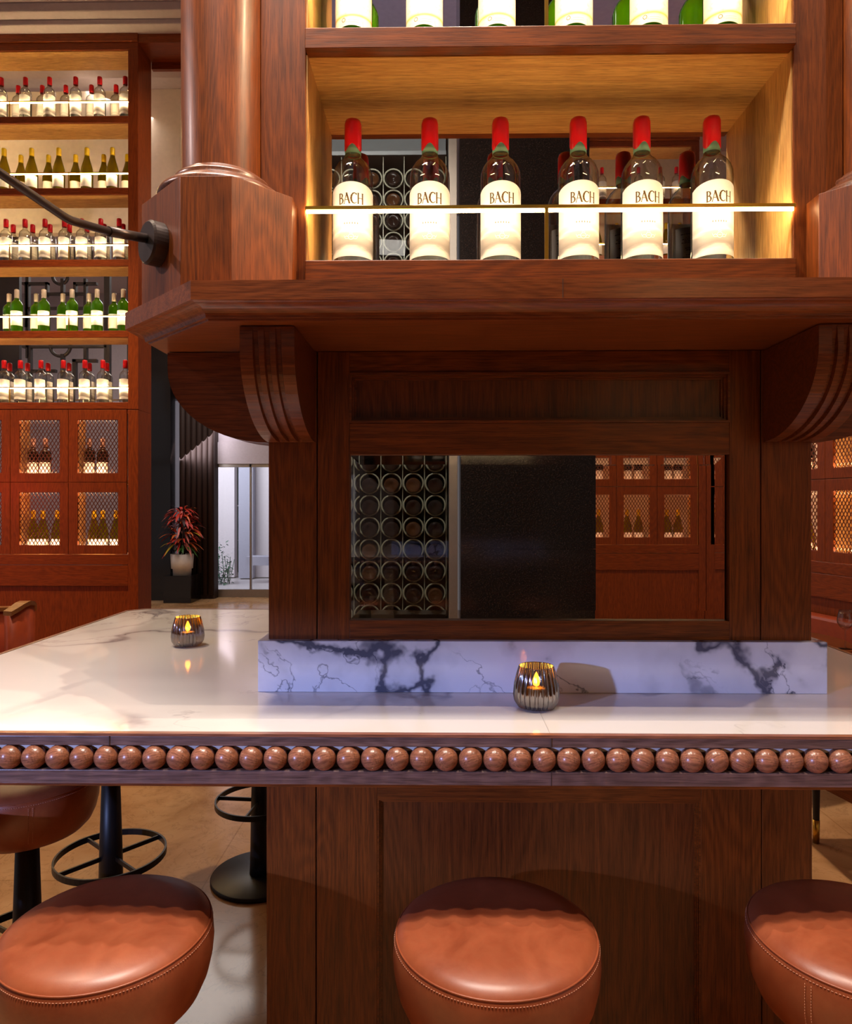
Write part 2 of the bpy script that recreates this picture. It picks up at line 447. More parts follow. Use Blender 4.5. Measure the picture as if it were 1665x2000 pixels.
# lattice screen behind the open shelves
t = thing('lattice_screen', (-3.4, 6.6, 0), 'dark geometric lattice screen behind the left bottle shelves', 'screen')
mb = MB(); zl0, zl1 = 2.0, 4.12
def lb(x0, x1, y0, y1): # bar in pixel frame of the lattice plane
    a = W(x0, y1, 6.6); c = W(x1, y0, 6.6); mb.box(a[0], c[0], 6.58, 6.62, a[2], c[2])
for q in [(-300, -292, 400, 800), (0, 40, 400, 800), (205, 216, 400, 800), (52, 58, 540, 700), (250, 256, 400, 800),
          (70, 76, 400, 425), (70, 170, 421, 427), (90, 96, 400, 425), (150, 156, 400, 425), (164, 170, 400, 430),
          (45, 95, 552, 557), (90, 95, 552, 580), (90, 165, 572, 577), (120, 126, 545, 575), (145, 150, 552, 580), (145, 190, 552, 557), (165, 170, 545, 640), (50, 56, 552, 640), (56, 165, 600, 605),
          (45, 210, 675, 680), (165, 171, 680, 800), (143, 150, 702, 760), (143, 190, 702, 708), (60, 110, 722, 728), (56, 62, 680, 800), (120, 126, 692, 800)]: lb(*q)
for (cx, cy, r) in ((118, 540, 15), (118, 676, 20), (190, 440, 12)):
    p = W(cx, cy, 6.6); rr = r/FPX*6.6
    mb.tube([(p[0]+rr*math.cos(a), 6.6, p[2]+rr*math.sin(a)) for a in [2*PI*k/24 for k in range(24)]], .016, 6, closed=True)
mb.build('lattice', LATT, t)
lo = W(-300, 800, 6.6); hi = W(256, 400, 6.6)
MB().box(-6.2, hi[0], 6.56, 6.64, lo[2]-.06, lo[2]).box(-6.2, hi[0], 6.56, 6.64, hi[2]-.05, hi[2]).box(-6.2, -6.14, 6.56, 6.64, 0, lo[2]).box(hi[0]-.06, hi[0], 6.56, 6.64, 0, lo[2]).build('frame', LATT, t)

# plant on black plinth
px_, py_ = W(345, 1177, 10.3)[0], 10.5
pl = MB().box(WX(319, 10.3), WX(373, 10.3), 10.3, 10.75, 0, .40).build('pedestal', GRAN, bevel=.005)
tag(pl, 'black polished stone cube plinth under the potted croton', 'plinth')
t = thing('potted_croton', (WX(356, 10.5), 10.5, .40), 'red and orange leaved croton in white pot on black plinth', 'plant')
cx_ = WX(356, 10.5)
MB().lathe([(0, 0), (.13, 0), (.135, .09), (.155, .095), (.168, .31), (.158, .31), (.15, .28), (0, .28)], 32, (cx_, 10.5, .40)).build('pot', POTW, t)
MB().lathe([(0, .272), (.15, .272), (.15, .284), (0, .284)], 24, (cx_, 10.5, .40)).build('soil', SOIL, t)
mats = [flat('croton_red', (190, 52, 36), .4), flat('croton_orange', (206, 96, 40), .4), flat('croton_pink', (196, 104, 92), .4), flat('croton_dark', (52, 26, 22), .4), flat('croton_yellow', (190, 160, 36), .4), flat('croton_green', (62, 110, 36), .4)]
lv = [MB() for _ in mats]
stem = MB()
for s_ in range(5):
    a = s_*1.3; stem.tube([(cx_+.03*math.cos(a), 10.5+.03*math.sin(a), .66), (cx_+.07*math.cos(a), 10.5+.07*math.sin(a), .95), (cx_+.05*math.cos(a+.5), 10.5+.06*math.sin(a), 1.25)], .010, 6)
stem.build('stem', mats[3], t)
for i in range(230):
    h = random.random(); z = .78+h*.62
    rad = .05+.10*math.sin(PI*min(1, h*1.05))
    a = random.uniform(0, 2*PI); l = random.uniform(.13, .24); w = random.uniform(.014, .026)
    q = random.uniform(-.2, 1.0) if h > .3 else random.uniform(-.5, .6)
    p = Vector((cx_+rad*math.cos(a), 10.5+rad*math.sin(a), z)); dr = Vector((math.cos(a), math.sin(a), 0)); up = Vector((0, 0, 1)); sv = Vector((-math.sin(a), math.cos(a), 0))
    pts = []
    for k in range(5):
        u = k/4; pos = p+dr*(l*u*math.cos(q))+up*(l*(u*math.sin(q)-.55*u*u)); ww = w*math.sin(PI*min(.97, u*.9+.08)); pts += [pos+sv*ww+up*.004, pos-sv*ww+up*.004]
    mi = (5 if h < .12 else random.choice([0,0,1,2,3,3,4]) if h < .5 else random.choice([0,0,0,2,1,3]))
    lv[mi].add(pts, [(2*k, 2*k+1, 2*k+3, 2*k+2) for k in range(4)], True)
for k, m_ in enumerate(lv): 
    if m_.v: o = m_.build('leaves', mats[k], t); o['kind'] = 'stuff'

# ------------------------------------------------------------------ bottles
def glyph_strokes():
    G = {}
    G['B'] = [[(.05,0,.11),(.05,1,.11)], [(.05,.97,.05),(.28,.96,.07),(.42,.86,.11),(.42,.66,.11),(.28,.55,.07),(.05,.54,.05)], [(.05,.54,.05),(.32,.52,.07),(.5,.4,.12),(.5,.18,.12),(.32,.04,.07),(.05,.03,.05)], [(-.06,0,.04),(.16,0,.04)], [(-.06,1,.04),(.16,1,.04)]]
    G['A'] = [[(.0,0,.05),(.36,1.02,.06)], [(.32,1.02,.13),(.72,0,.13)], [(.14,.36,.05),(.58,.36,.05)], [(-.08,0,.04),(.1,0,.04)], [(.6,0,.04),(.86,0,.04)]]
    G['C'] = [[(.72,.84,.07),(.56,.97,.07),(.36,.99,.09),(.16,.86,.12),(.04,.62,.15),(.03,.38,.15),(.15,.14,.12),(.36,.01,.09),(.58,.03,.06),(.74,.16,.04)], [(.72,.78,.04),(.72,.98,.05)]]
    G['H'] = [[(.06,0,.11),(.06,1,.11)], [(.64,0,.11),(.64,1,.11)], [(.06,.52,.05),(.64,.52,.05)], [(-.06,0,.04),(.18,0,.04)], [(-.06,1,.04),(.18,1,.04)], [(.52,0,.04),(.76,0,.04)], [(.52,1,.04),(.76,1,.04)]]
    return G
GL = glyph_strokes()
def wrapq(mb, quad, r):
    mb.add([(r*math.sin(x/r), -r*math.cos(x/r), z) for x, z in quad], [(0, 1, 2, 3)])
def stroke(mb, pts, r):
    for (x0, z0, w0), (x1, z1, w1) in zip(pts, pts[1:]):
        L = math.hypot(x1-x0, z1-z0) or 1e-6; nx, nz = -(z1-z0)/L, (x1-x0)/L
        n = max(1, int(L/.004))
        for k in range(n):
            a, b_ = k/n, (k+1)/n
            ax, az, aw = x0+(x1-x0)*a, z0+(z1-z0)*a, (w0+(w1-w0)*a)/2; bx, bz, bw = x0+(x1-x0)*b_, z0+(z1-z0)*b_, (w0+(w1-w0)*b_)/2
            wrapq(mb, [(ax-nx*aw, az-nz*aw), (bx-nx*bw, bz-nz*bw), (bx+nx*bw, bz+nz*bw), (ax+nx*aw, az+nz*aw)], r)
def word(mb, text, xc, z, h, r, adv={'B': .66, 'A': .9, 'C': .88, 'H': .8}):
    sx = .74; tot = sum(adv[c] for c in text)*h*sx; x = xc-tot/2+.04*h
    for i, c in enumerate(text):
        for s_ in GL[c]: stroke(mb, [(x+p[0]*h*sx, z+p[1]*h, p[2]*h*1.25) for p in s_], r)
        x += adv[c]*h*sx
def strip(mb, r, z0, z1, a0, a1, arch0=0, arch1=0, n=20):
    vs = []; fs = []
    for k in range(n+1):
        a = a0+(a1-a0)*k/n; u = (k/n-.5)*2
        for z in (z0-arch0*(u*u), z1-arch1*(u*u)): vs.append((r*math.sin(a), -r*math.cos(a), z))
    for k in range(n): fs.append((2*k, 2*k+2, 2*k+3, 2*k+1))
    mb.add(vs, fs, True)

RB = .0385
BORD = [(0, .002), (.030, 0), (.036, .002), (RB, .008), (RB, .184), (.0377, .195), (.0345, .205), (.0285, .2145), (.0215, .221), (.0170, .2265), (.0150, .233), (.0145, .262), (.0145, .298), (0, .298)]
def cap_prof(z0, z1, r): return [(r*.9, z0), (r, z0+.001), (r*.99, z1-.01), (r*.9, z1-.003), (r*.6, z1), (0, z1+.001)]
def bottle_clear(detail):
    t = proto('wine_bottle'); n = 40 if detail else 16
    MB().lathe(BORD, n).build('glass', GCLEAR, t)
    mb = MB().lathe(cap_prof(.243, .301, .0162), n//2+4)
    if detail:
        mb.v = [(x*(1+.03*math.sin(z*300+x*200)), y*(1+.03*math.sin(z*260)), z + (.006*math.sin(3*math.atan2(y, x)) if z < .25 else 0)) for x, y, z in mb.v]
    mb.build('capsule', CAPRED, t)
    if detail:
        mb = MB().lathe([(.0148, .2335), (.0156, .2325), (.0157, .244), (.0154, .250)], 24)
        mb.build('capsule_liner', LINER, t)
    mb = MB(); strip(mb, RB+.0005, .026, .166, -1.45, 1.45, 0, .012 if detail else .006, 24 if detail else 12)
    lab = mb.build('label', LABS, t)
    mb = MB(); strip(mb, RB+.0005, .012, .13, PI-.95, PI+.95, 0, 0, 10)
    bl = mb.build('back_label', LABP, t)
    if detail:
        r = RB+.0009
        mb = MB(); word(mb, 'BACH', .0, .1245, .0200, r)
        for k in range(6): # row of little gold marks
            x = -.0125+k*.005; stroke(mb, [(x-.0011, .0875, .0011), (x+.0011, .0875, .0011)], r); stroke(mb, [(x, .086, .0011), (x, .0898, .0009)], r)
        mb.build('lettering', GOLDINK, lab)
        mb = MB() # thin script line under the name
        x = -.018; pts = []
        while x < .019:
            pts.append((x, .1165+.0018*math.sin(x*1500)+.0012*math.sin(x*610), .00045)); x += .0006
        stroke(mb, pts, r)
        mb.build('script_line', GREYINK, lab)
        mb = MB() # small white emblem on the grey landscape
        for s_ in (-1, 1):
            stroke(mb, [(s_*.004, 0.0605, .0009), (s_*.008, 0.0635, .0009), (s_*.012, 0.0610, .0008), (s_*.0135, 0.0650, .0006)], r)
            stroke(mb, [(s_*.005, 0.0580, .0007), (s_*.010, 0.0582, .0007), (s_*.012, 0.0605, .0006)], r)
        stroke(mb, [(.0052*math.cos(q), 0.0618+.0052*math.sin(q), .0009) for q in [2*PI*k/14 for k in range(15)]], r)
        stroke(mb, [(-.0028, 0.0618, .0008), (.0028, 0.0618, .0008)], r); stroke(mb, [(-.003, 0.0685, .001), (0, 0.0705, .001), (.003, 0.0685, .001)], r)
        mb.build('emblem', LABP, lab)
        mb = MB()
        for k, (z, w0) in enumerate([(.120, .5), (.115, .9), (.108, .8), (.1045, .9), (.101, .85), (.0975, .9), (.094, .5), (.086, .8), (.082, .7), (.072, .8), (.068, .85), (.064, .6)]):
            x = -.024
            while x < -.024+.05*w0:
                w = random.uniform(.002, .006); zz = z
                vs = [(x, zz), (x+w, zz), (x+w, zz+.0016), (x, zz+.0016)]
                rr = RB+.0009; mb.add([(rr*math.sin(PI+q/rr), -rr*math.cos(PI+q/rr), h) for q, h in vs], [(0, 1, 2, 3)]); x += w+.0009
        x = -.020
        while x < .004:
            w = random.choice([.0004, .0008, .0012]); rr = RB+.0009
            mb.add([(rr*math.sin(PI+q/rr), -rr*math.cos(PI+q/rr), h) for q, h in [(x, .018), (x+w, .018), (x+w, .033), (x, .033)]], [(0, 1, 2, 3)]); x += w+random.choice([.0005, .0009])
        mb.build('small_print', BLACKINK, bl)
    return t
P_CLEAR = bottle_clear(True); P_CLEARS = bottle_clear(False)
def bottle_col(glass, capm, lz0, lz1, sloped=False, labm=LABP, n=16, h=.30):
    t = proto('wine_bottle')
    prof = BORD if not sloped else [(0, 0), (.036, 0), (.040, .006), (.040, .135), (.0375, .155), (.030, .185), (.022, .212), (.0165, .235), (.0145, .26), (.0145, .298), (0, .298)]
    MB().lathe(prof, n).build('glass', glass, t)
    MB().lathe(cap_prof(.238, .301, .0160), 12).build('capsule', capm, t)
    R = (.040 if sloped else RB)+.0006
    mb = MB(); strip(mb, R, lz0, lz1, -1.4, 1.4, 0, 0, 12); mb.build('label', labm, t)
    return t
P_YEL = bottle_col(GOLIVE, CAPYEL, .02, .10, True)
P_GRN = bottle_col(GGREEN, CAPWHT, .045, .145)
P_DRK = bottle_col(GDARK, CAPPNK, .03, .13)
def bottle_big():
    t = proto('wine_bottle')
    MB().lathe([(0, .004), (.028, 0), (.036, .002), (RB, .008), (RB, .19), (.036, .20), (.030, .212), (.020, .225), (.0150, .24), (.0145, .30), (0, .30)], 40).build('glass', GGREEN, t)
    MB().lathe(cap_prof(.235, .303, .0162), 20).build('capsule', CAPWHT, t)
    mb = MB(); strip(mb, RB+.0006, .046, .15, -1.45, 1.45, .011, 0, 24); l = mb.build('label', LABG, t)
    mb = MB(); r = RB+.001
    for k in range(5):
        a = k*2.5; stroke(mb, [(-.014+.004*math.cos(q+a), .058+.004*math.sin(q+a), .0012) for q in (0, .8, 1.6, 2.2)], r)
    for z in (.0565, .052): 
        x = -.004
        while x < .018: stroke(mb, [(x, z, .0008), (x+.0016, z, .0008)], r); x += .0026
    mb.build('lettering', GOLDINK, l)
    mb = MB(); strip(mb, RB+.0006, .012, .11, PI-.9, PI+.9, 0, 0, 10); mb.build('back_label', LABP, t)
    return t
P_BIG = bottle_big()

# ------------------------------------------------------------------ expanded-metal panel
MESHM = flat('copper_mesh', (112, 62, 42), .4, .5)
def mesh_panel(x0, x1, y, z0, z1, pw=.026, ph=.042, w=.0042, d=.004):
    mb = MB(); sl = ph/pw
    def clip(xa, za, s):
        # line z = za + s*(x-xa) clipped to the rectangle
        pts = []
        for x in (x0, x1):
            z = za+s*(x-xa)
            if z0 <= z <= z1: pts.append((x, z))
        for z in (z0, z1):
            x = xa+(z-za)/s
            if x0 < x < x1: pts.append((x, z))
        return pts[:2] if len(pts) >= 2 else None
    H = z1-z0; Wd = x1-x0; k = -int(H/ph)-2
    while k*ph < H+Wd*sl+ph:
        for s in (sl, -sl):
            za = z0+k*ph if s < 0 else z0+H-k*ph
            p = clip(x0, za, s)
            if p and math.dist(p[0], p[1]) > .004: mb.bar((p[0][0], y, p[0][1]), (p[1][0], y, p[1][1]), d, w, side=(0, 1, 0))
        k += 1
    return mb

# ------------------------------------------------------------------ shelving / cabinet unit
ZS = [WZ(q, 4.8, 125) for q in (227, 367, 507, 646, 786)]
ZW = [WZ(q, 4.8, 125) for q in (1065, 961.5, 924, 820)]; ZD = WZ(942, 4.8, 125); ZB = WZ(1083, 4.8, 125)
ZH = [WZ(q, 4.8, 125) for q in (98, 83, 65)]
def unit(name, o, rz, x0, x1, doors, shelf_label, cab_label, posts, D=.22, upper=True, endr=.07, endl=.07):
    def xf(x, y, z): return (o[0]+x*math.cos(rz)-y*math.sin(rz), o[1]+x*math.sin(rz)+y*math.cos(rz), z)
    if upper:
        t = thing('bottle_shelving', (0, 0, 0), shelf_label, 'shelving')
        MB().box(x0, x1, 0, D, ZH[0], ZH[1]).box(x0, x1, -.012, D, ZH[1], ZH[2]).build('header', WR['x'], t, .003)
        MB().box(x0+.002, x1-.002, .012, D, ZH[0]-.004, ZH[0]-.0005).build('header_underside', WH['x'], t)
        MB().box(x1-endr, x1, 0, D, 2.1, ZH[0]).build('upright', WR['z'], t, .002)
        MB().box(x0, x0+endl, 0, D, 2.1, ZH[0]).build('upright', WR['z'], t, .002)
        for z in ZS:
            s = MB().box(x0+endl, x1-endr, 0, D, z-.045, z).build('shelf', WR['x'], t, .002)
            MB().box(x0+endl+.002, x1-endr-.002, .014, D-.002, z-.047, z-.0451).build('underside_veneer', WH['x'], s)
            MB().box(x0+endl, x1-endr, .000, .007, z+.100, z+.107).build('brass_rail', BRASS, t)
            m = MB()
            for p in posts: m.box(p-.003, p+.003, .0005, .0065, z, z+.100)
            m.build('rail_post', BRASS, t)
            MB().box(x0+endl, x1-endr, .0075, .0110, z+.0962, z+.1015).build('light_strip', LEDW, t)
            MB().box(x0+endl, x1-endr, D-.012, D-.004, z+.044, z+.050).build('rear_rail', BRASS, t)
        t.location = (o[0], o[1], 0); t.rotation_euler = (0, 0, rz)
    # cabinet
    c = thing('mesh_door_cabinet', (0, 0, 0), cab_label, 'cabinet')
    top = ZS[-1]-.045
    zt, zm, zb_ = top-.005, ZD, ZB
    a0 = doors[0][0]; a1 = doors[-1][1]
    MB().box(x0, x1, .012, .22, top-.006, top).build('top_board', WR['x'], c)
    MB().box(x1-endr, x1, 0, .22, 0, top-.007).build('end_panel', WR['z'], c, .002)
    MB().box(x0, x0+.06, 0, .22, 0, top-.007).build('end_panel', WR['z'], c, .002)
    MB().box(x0+.06, x1-endr, .02, .22, zm-.012, zm+.012).box(x0+.06, x1-endr, .02, .22, zb_-.02, zb_).build('cabinet_shelf', WH['x'], c)
    m = MB()
    for (d0, d1, w0, w1) in doors: m.box(d0-.009, d0+.009, .022, .22, zb_, top-.007)
    m.build('divider', WH['z'], c)
    for (d0, d1, w0, w1) in doors:
        for (za, zc, wa, wb) in ((zm+.002, zt, ZW[2], ZW[3]), (zb_+.002, zm-.002, ZW[0], ZW[1])):
            g = .0015
            dr = MB().ring(d0+g, d1-g, za, zc, w0, w1, wa, wb, 0, .02).build('door', WR['z'], c, .0015)
            mesh_panel(w0, w1, .010, wa, wb).build('wire_mesh', MESHM, dr)
            MB().box(w0+.01, w1-.01, .030, .038, wa-.012, wa-.004).build('light_strip', LEDC, c)
            MB().box(w0+.01, w1-.01, .028, .034, wb+.004, wb+.010).build('light_strip', LEDC, c)  # second strip added up top to brighten the bottle caps
    zr = zb_-.07
    MB().box(x0+.06, x1-endr, 0, .03, zr, zb_-.001).box(x0+.06, x1-endr, -.001, .03, zr-.145, zr-.003).build('rail', WR['x'], c, .002)
    MB().box(x0+.06, x1-endr, .014, .03, .0, zr-.145).build('lower_panel', WR['z'], c)
    MB().box(x0+.06, x1-endr, .0, .03, .0, .12).build('skirting', WR['x'], c, .002)
    c.location = (o[0], o[1], 0); c.rotation_euler = (0, 0, rz)
    return xf

YU = 4.8
ux1 = WX(270, YU); pitch = .402
dl = []
d1 = WX(247.5, YU)
for k in range(5):
    a1 = d1-k*pitch; a0 = a1-pitch; dl.append((a0, a1, a0+.062, a1-.060))
dl.reverse()
posts = [WX(134, YU)-.41*k for k in range(4)]
xf = unit('left', (0, YU), 0, dl[0][0]-.06, ux1, dl, 'tall lit oak bottle shelving on the left with brass rails', 'oak cabinet with copper mesh doors under the left bottle shelving', posts)

def row(xs, z, Yb, pr, kindtxt, shelf, rowname, grp):
    xs = sorted(xs, reverse=True)
    for i, x in enumerate(xs):
        nm = 'rightmost' if i == 0 else (ORD[i+1]+' from right')
        place(pr, (WX(x, Yb), Yb, z), f'{kindtxt} bottle, {nm}, {rowname} row, {shelf} shelf of left shelving', 'bottle', grp, rz=random.uniform(-.25, .25))
YF, YB = YU+.055, YU+.150
SN = ['topmost', 'second', 'third', 'fourth', 'lowest']
R1f, R1b = [2.6, 50, 97, 148, 195, 245], [36, 83, 129, 179, 227]
R2f, R2b = [8, 62, 115, 170, 220], [41, 95, 148, 203, 249]
R3f, R3b = [12, 49, 88, 126, 160, 197, 233], [26, 64, 98, 136, 170, 204, 241]
R4f, R4b = [33, 86, 141, 190, 241], [18, 71, 123, 174, 223]
R5f, R5b = [8, 40, 80, 124, 166, 201, 245], [19, 54, 94, 135, 175, 209]
for i, (f, b_, pr, kt) in enumerate([(R1f, R1b, P_CLEARS, 'red-capped clear'), (R2f, R2b, P_YEL, 'yellow-capped olive'), (R3f, R3b, P_CLEARS, 'red-capped clear'), (R4f, R4b, P_GRN, 'silver-capped green'), (R5f, R5b, P_CLEARS, 'red-capped clear')]):
    g = 'bottles on the '+SN[i]+' shelf of the left shelving'
    row(f, ZS[i], YF, pr, kt, SN[i], 'front', g); row(b_, ZS[i], YB, pr, kt, SN[i], 'back', g)
# bottles behind the mesh doors
for (xs, z, pr, kt, rn, Yb) in (((65, 89, 175, 201), ZD+.0125, P_DRK, 'dark bottle with pink cap', 'upper', 4.92), ((65, 84, 112, 184, 201, 227), ZB+.0003, P_YEL, 'yellow-capped green bottle', 'lower', 4.92)):
    for x in xs:
        side = 'left' if x < 130 else 'right'
        dd = [q for q in xs if (q < 130) == (x < 130)]
        nm = ('left' if x == min(dd) else 'right' if x == max(dd) else 'middle')
        place(pr, (WX(x, Yb), Yb, z+.0005), f'{kt}, {nm} one behind {rn} {side} mesh door of left cabinet', 'bottle', 'bottles in the left mesh cabinet', scale=1.0 if kt[0] == 'd' else 1.0)

# unit behind the camera (seen in both mirrors)
YBK = -3.05
wins = [(1.213, 1.435), (1.557, 1.778), (1.90, 2.12)]
dbk = [(-(b_+.06), -(a-.061), -b_, -a) for a, b_ in reversed(wins)]
dbk = [(-2.181, -1.839, -2.12, -1.90), (-1.839, -1.496, -1.778, -1.557), (-1.496, -1.153, -1.435, -1.213), (-1.153, -.81, -1.09, -.87)]
xfb = unit('back', (0, YBK), PI, -2.25, -.74, dbk, 'lit bottle shelving reflected at right in the niche mirror', 'mesh door cabinet reflected at right in the low mirror', [-1.2, -1.6, -2.0])
dbk2 = [(-2.93, -2.61, -2.87, -2.67), (-2.61, -2.29, -2.54, -2.32)]
xfb2 = unit('back2', (0, YBK), PI, -3.0, -2.255, dbk2, 'x', 'narrow mesh door cabinet reflected at the right end of low mirror', [], upper=False)
for i, x in enumerate([1.30, 1.42, 1.62, 1.74, 1.93, 2.07]):
    place(P_CLEARS, (x, YBK-.06, ZS[0]), f'red-capped bottle reflected in niche mirror, {ORD[i+1]} from left, top shelf', 'bottle', 'reflected red-capped bottles', rz=PI)
for i, x in enumerate([1.25, 1.38, 1.55, 1.68, 1.85, 1.98, 2.1]):
    place(P_YEL, (x, YBK-.06, ZS[1]), f'yellow-capped bottle reflected in niche mirror, {ORD[i+1]} from left, second shelf', 'bottle', 'reflected yellow-capped bottles', rz=PI)
DN = ['leftmost', 'second', 'third', 'rightmost']
for k, (a, b_) in enumerate([(1.213, 1.435), (1.557, 1.778), (1.90, 2.12), (2.32, 2.54)]):
    for j, (u, nm) in enumerate(((.28, 'left'), (.72, 'right'))):
        x = a+(b_-a)*u
        place(P_YEL, (x, YBK-.13, ZB+.0005), f'yellow-capped bottle reflected in low mirror, {nm} one, {DN[k]} lower mesh door', 'bottle', 'bottles in the reflected cabinet', rz=PI)
        place(P_DRK, (x, YBK-.13, ZD+.0125), f'dark bottle reflected in low mirror, {nm} one in {DN[k]} upper mesh door', 'bottle', 'bottles in the reflected cabinet', rz=PI)
struct(MB().box(.78, 6, YBK-.60, YBK-.5, 0, 4.76).build('wall_back', CREAM))

# right oblique cabinet wall
rzr = math.atan2(-.972, .236)
drr = [(-.863, -.461, -.801, -.524), (-.461, -.061, -.402, -.122), (-.061, .341, 0, .28), (.341, .743, .402, .682), (.743, 1.145, .804, 1.084)]
xfr = unit('right', (2.31, 4.19), rzr, -.93, 1.22, drr, 'x', 'angled oak mesh door cabinet along the right wall', [], upper=False)
for j, (x, nm) in enumerate(((-.33, 'left'), (-.20, 'right'), (.07, 'left'), (.20, 'right'), (.47, 'left'), (.61, 'right'))):
    dn = ['first', 'second', 'third'][j//2]
    p = xfr(x, .12, ZB+.0005); place(P_YEL, p, f'yellow-capped bottle behind lower mesh of right cabinet, {nm} one, {dn} door', 'bottle', 'bottles in the right wall cabinet', rz=rzr)
    p = xfr(x, .12, ZD+.0125); place(P_DRK, p, f'dark bottle behind upper mesh of right wall cabinet, {nm} one, {dn} door', 'bottle', 'bottles in the right wall cabinet', rz=rzr)
mbw = MB()
p0, p1 = xfr(-.93, .5, 0), xfr(1.3, .5, 0)
mbw.add([(p0[0], p0[1], 0), (p1[0], p1[1], 0), (p1[0], p1[1], 4.76), (p0[0], p0[1], 4.76), (p0[0]+.1, p0[1], 0), (p1[0]+.1, p1[1], 0), (p1[0]+.1, p1[1], 4.76), (p0[0]+.1, p0[1], 4.76)], [(0,1,2,3),(7,6,5,4),(3,2,6,7),(0,3,7,4),(1,5,6,2),(0,4,5,1)])
struct(mbw.build('wall_right', CREAM, recalc=True))
# banquette
t = thing('banquette_bench', (0, 0, 0), 'tan leather banquette bench below the angled cabinet at the right', 'bench')
MB().box(-.9, 1.2, -.12, -.02, .38, .80).build('backrest', LEAD, t, .02)
MB().box(-.9, 1.2, -.52, -.122, .32, .46).build('seat', LEAD, t, .02)
MB().box(-.9, 1.2, -.48, -.02, 0, .318).build('base', WD['x'], t)
t.location = (2.31, 4.19, 0); t.rotation_euler = (0, 0, rzr)
# table with wine glass
tz = .74; gx = WX(1652, 3.5); tcx, tcy = 1.70, 3.75
t = thing('round_cafe_table', (tcx, tcy, 0), 'round dark table beside the island at right, mostly hidden', 'table')
MB().lathe([(0, tz-.03), (.41, tz-.03), (.42, tz-.02), (.42, tz-.003), (.415, tz), (0, tz)], 40, (tcx, tcy, 0)).build('tabletop', WD['x'], t)
MB().lathe([(0, .0), (.15, 0), (.15, .015), (.03, .03), (.025, .2), (.025, tz-.03), (0, tz-.03)], 28, (tcx, tcy, 0)).build('pedestal', BLACK, t)
def wineglass(name='wine_glass'):
    t = proto(name)
    MB().lathe([(0, 0), (.034, 0), (.034, .002), (.006, .006), (.004, .02), (.0035, .095), (.008, .105), (.026, .118), (.040, .140), (.0415, .160), (.036, .19), (.031, .212), (.030, .212), (.035, .19), (.0405, .16), (.039, .141), (.025, .12), (0, .110)], 28).build('bowl', GWINE, t)
    return t
P_GLASS = wineglass()
place(P_GLASS, (gx, 3.5, tz), 'stemmed clear wine glass standing beyond the counter edge at the far right', 'glass', scale=.9)

# chair leg near the right
def dining_chair(loc, rz, label):
    t = proto('dining_chair')
    for sx in (0, .42):
        for sy in (0, .42):
            l = MB().lathe([(0, 0), (.011, 0), (.013, .1), (.018, .42)], 14, (sx, sy, 0)).build('leg', BLACK, t)
            MB().lathe([(0, -.0), (.0125, 0), (.0145, .10), (.0135, .10)], 14, (sx, sy, 0)).build('brass_tip', BRASS, l)
    MB().box(-.03, .45, -.03, .45, .42, .48).build('seat', LEAD, t, .02)
    arc = [(.21+.24*math.cos(q), .21+.24*math.sin(q)) for q in [PI*.0+PI*k/16 for k in range(17)]]
    arci = [(.21+.215*math.cos(q), .21+.215*math.sin(q)) for q in [PI*k/16 for k in reversed(range(17))]]
    poly = arc+arci
    MB().levels([[(p[0], p[1], z) for p in poly] for z in (.47, .80)]).build('backrest', LEAD, t, .004, recalc=True)
    return t
P_CHAIR = dining_chair(0, 0, '')
place(P_CHAIR, (WX(1595, 3.05), 2.63, 0), 'leather chair at the right whose brass-tipped black leg shows under the counter', 'chair', rz=.0)
bpy.context.view_layer.update()
# left armchair
t = thing('barrel_armchair', (-2.38, 3.62, 0), 'russet leather barrel armchair with curved wooden rim beyond counter at left', 'armchair')
def arcring(r0, r1, zf, th, c=(-2.40, 3.55)):
    outer = []; inner = []; zs = []
    for k in range(25):
        q = -.35+(PI+.5)*k/24; outer.append((c[0]+r0*math.cos(q), c[1]+r0*math.sin(q))); inner.append((c[0]+r1*math.cos(q), c[1]+r1*math.sin(q))); zs.append(zf(k/24))
    return outer, inner, zs
o_, i_, zs = arcring(.30, .26, lambda u: .90+.06*math.exp(-((u-.12)/.12)**2)-.02*u, 0)
vs = []; fs = []
for k in range(25): vs += [(*o_[k], .38), (*o_[k], zs[k]-.022), (*i_[k], zs[k]-.022), (*i_[k], .38)]
for k in range(24):
    for j in range(4): fs.append((4*k+j, 4*k+(j+1) % 4, 4*k+4+(j+1) % 4, 4*k+4+j))
fs += [(0, 1, 2, 3), (99, 98, 97, 96)]
MB().add(vs, fs, True).build('backrest', LEAD, t, recalc=True)
vs = []; fs = []
for k in range(25):
    c_ = Vector((-2.40, 3.55)); oo = c_+(Vector(o_[k])-c_)*1.03; ii = c_+(Vector(i_[k])-c_)*.97
    vs += [(*oo, zs[k]-.022), (*oo, zs[k]), (*ii, zs[k]), (*ii, zs[k]-.022)]
for k in range(24):
    for j in range(4): fs.append((4*k+j, 4*k+(j+1) % 4, 4*k+4+(j+1) % 4, 4*k+4+j))
fs += [(0, 1, 2, 3), (99, 98, 97, 96)]
MB().add(vs, fs).build('top_rail', wood('rim_oak', (120, 74, 34), (180, 122, 64), 'x'), t, recalc=True)
MB().lathe([(0, .34), (.24, .34), (.258, .36), (.258, .46), (.24, .48), (0, .485)], 36, (-2.40, 3.55, 0)).build('seat', LEAD, t)
for sx in (-.17, .17):
    for sy in (-.17, .17): MB().lathe([(0, 0), (.012, 0), (.02, .34), (0, .34)], 12, (-2.40+sx, 3.55+sy, 0)).build('leg', BLACK, t)

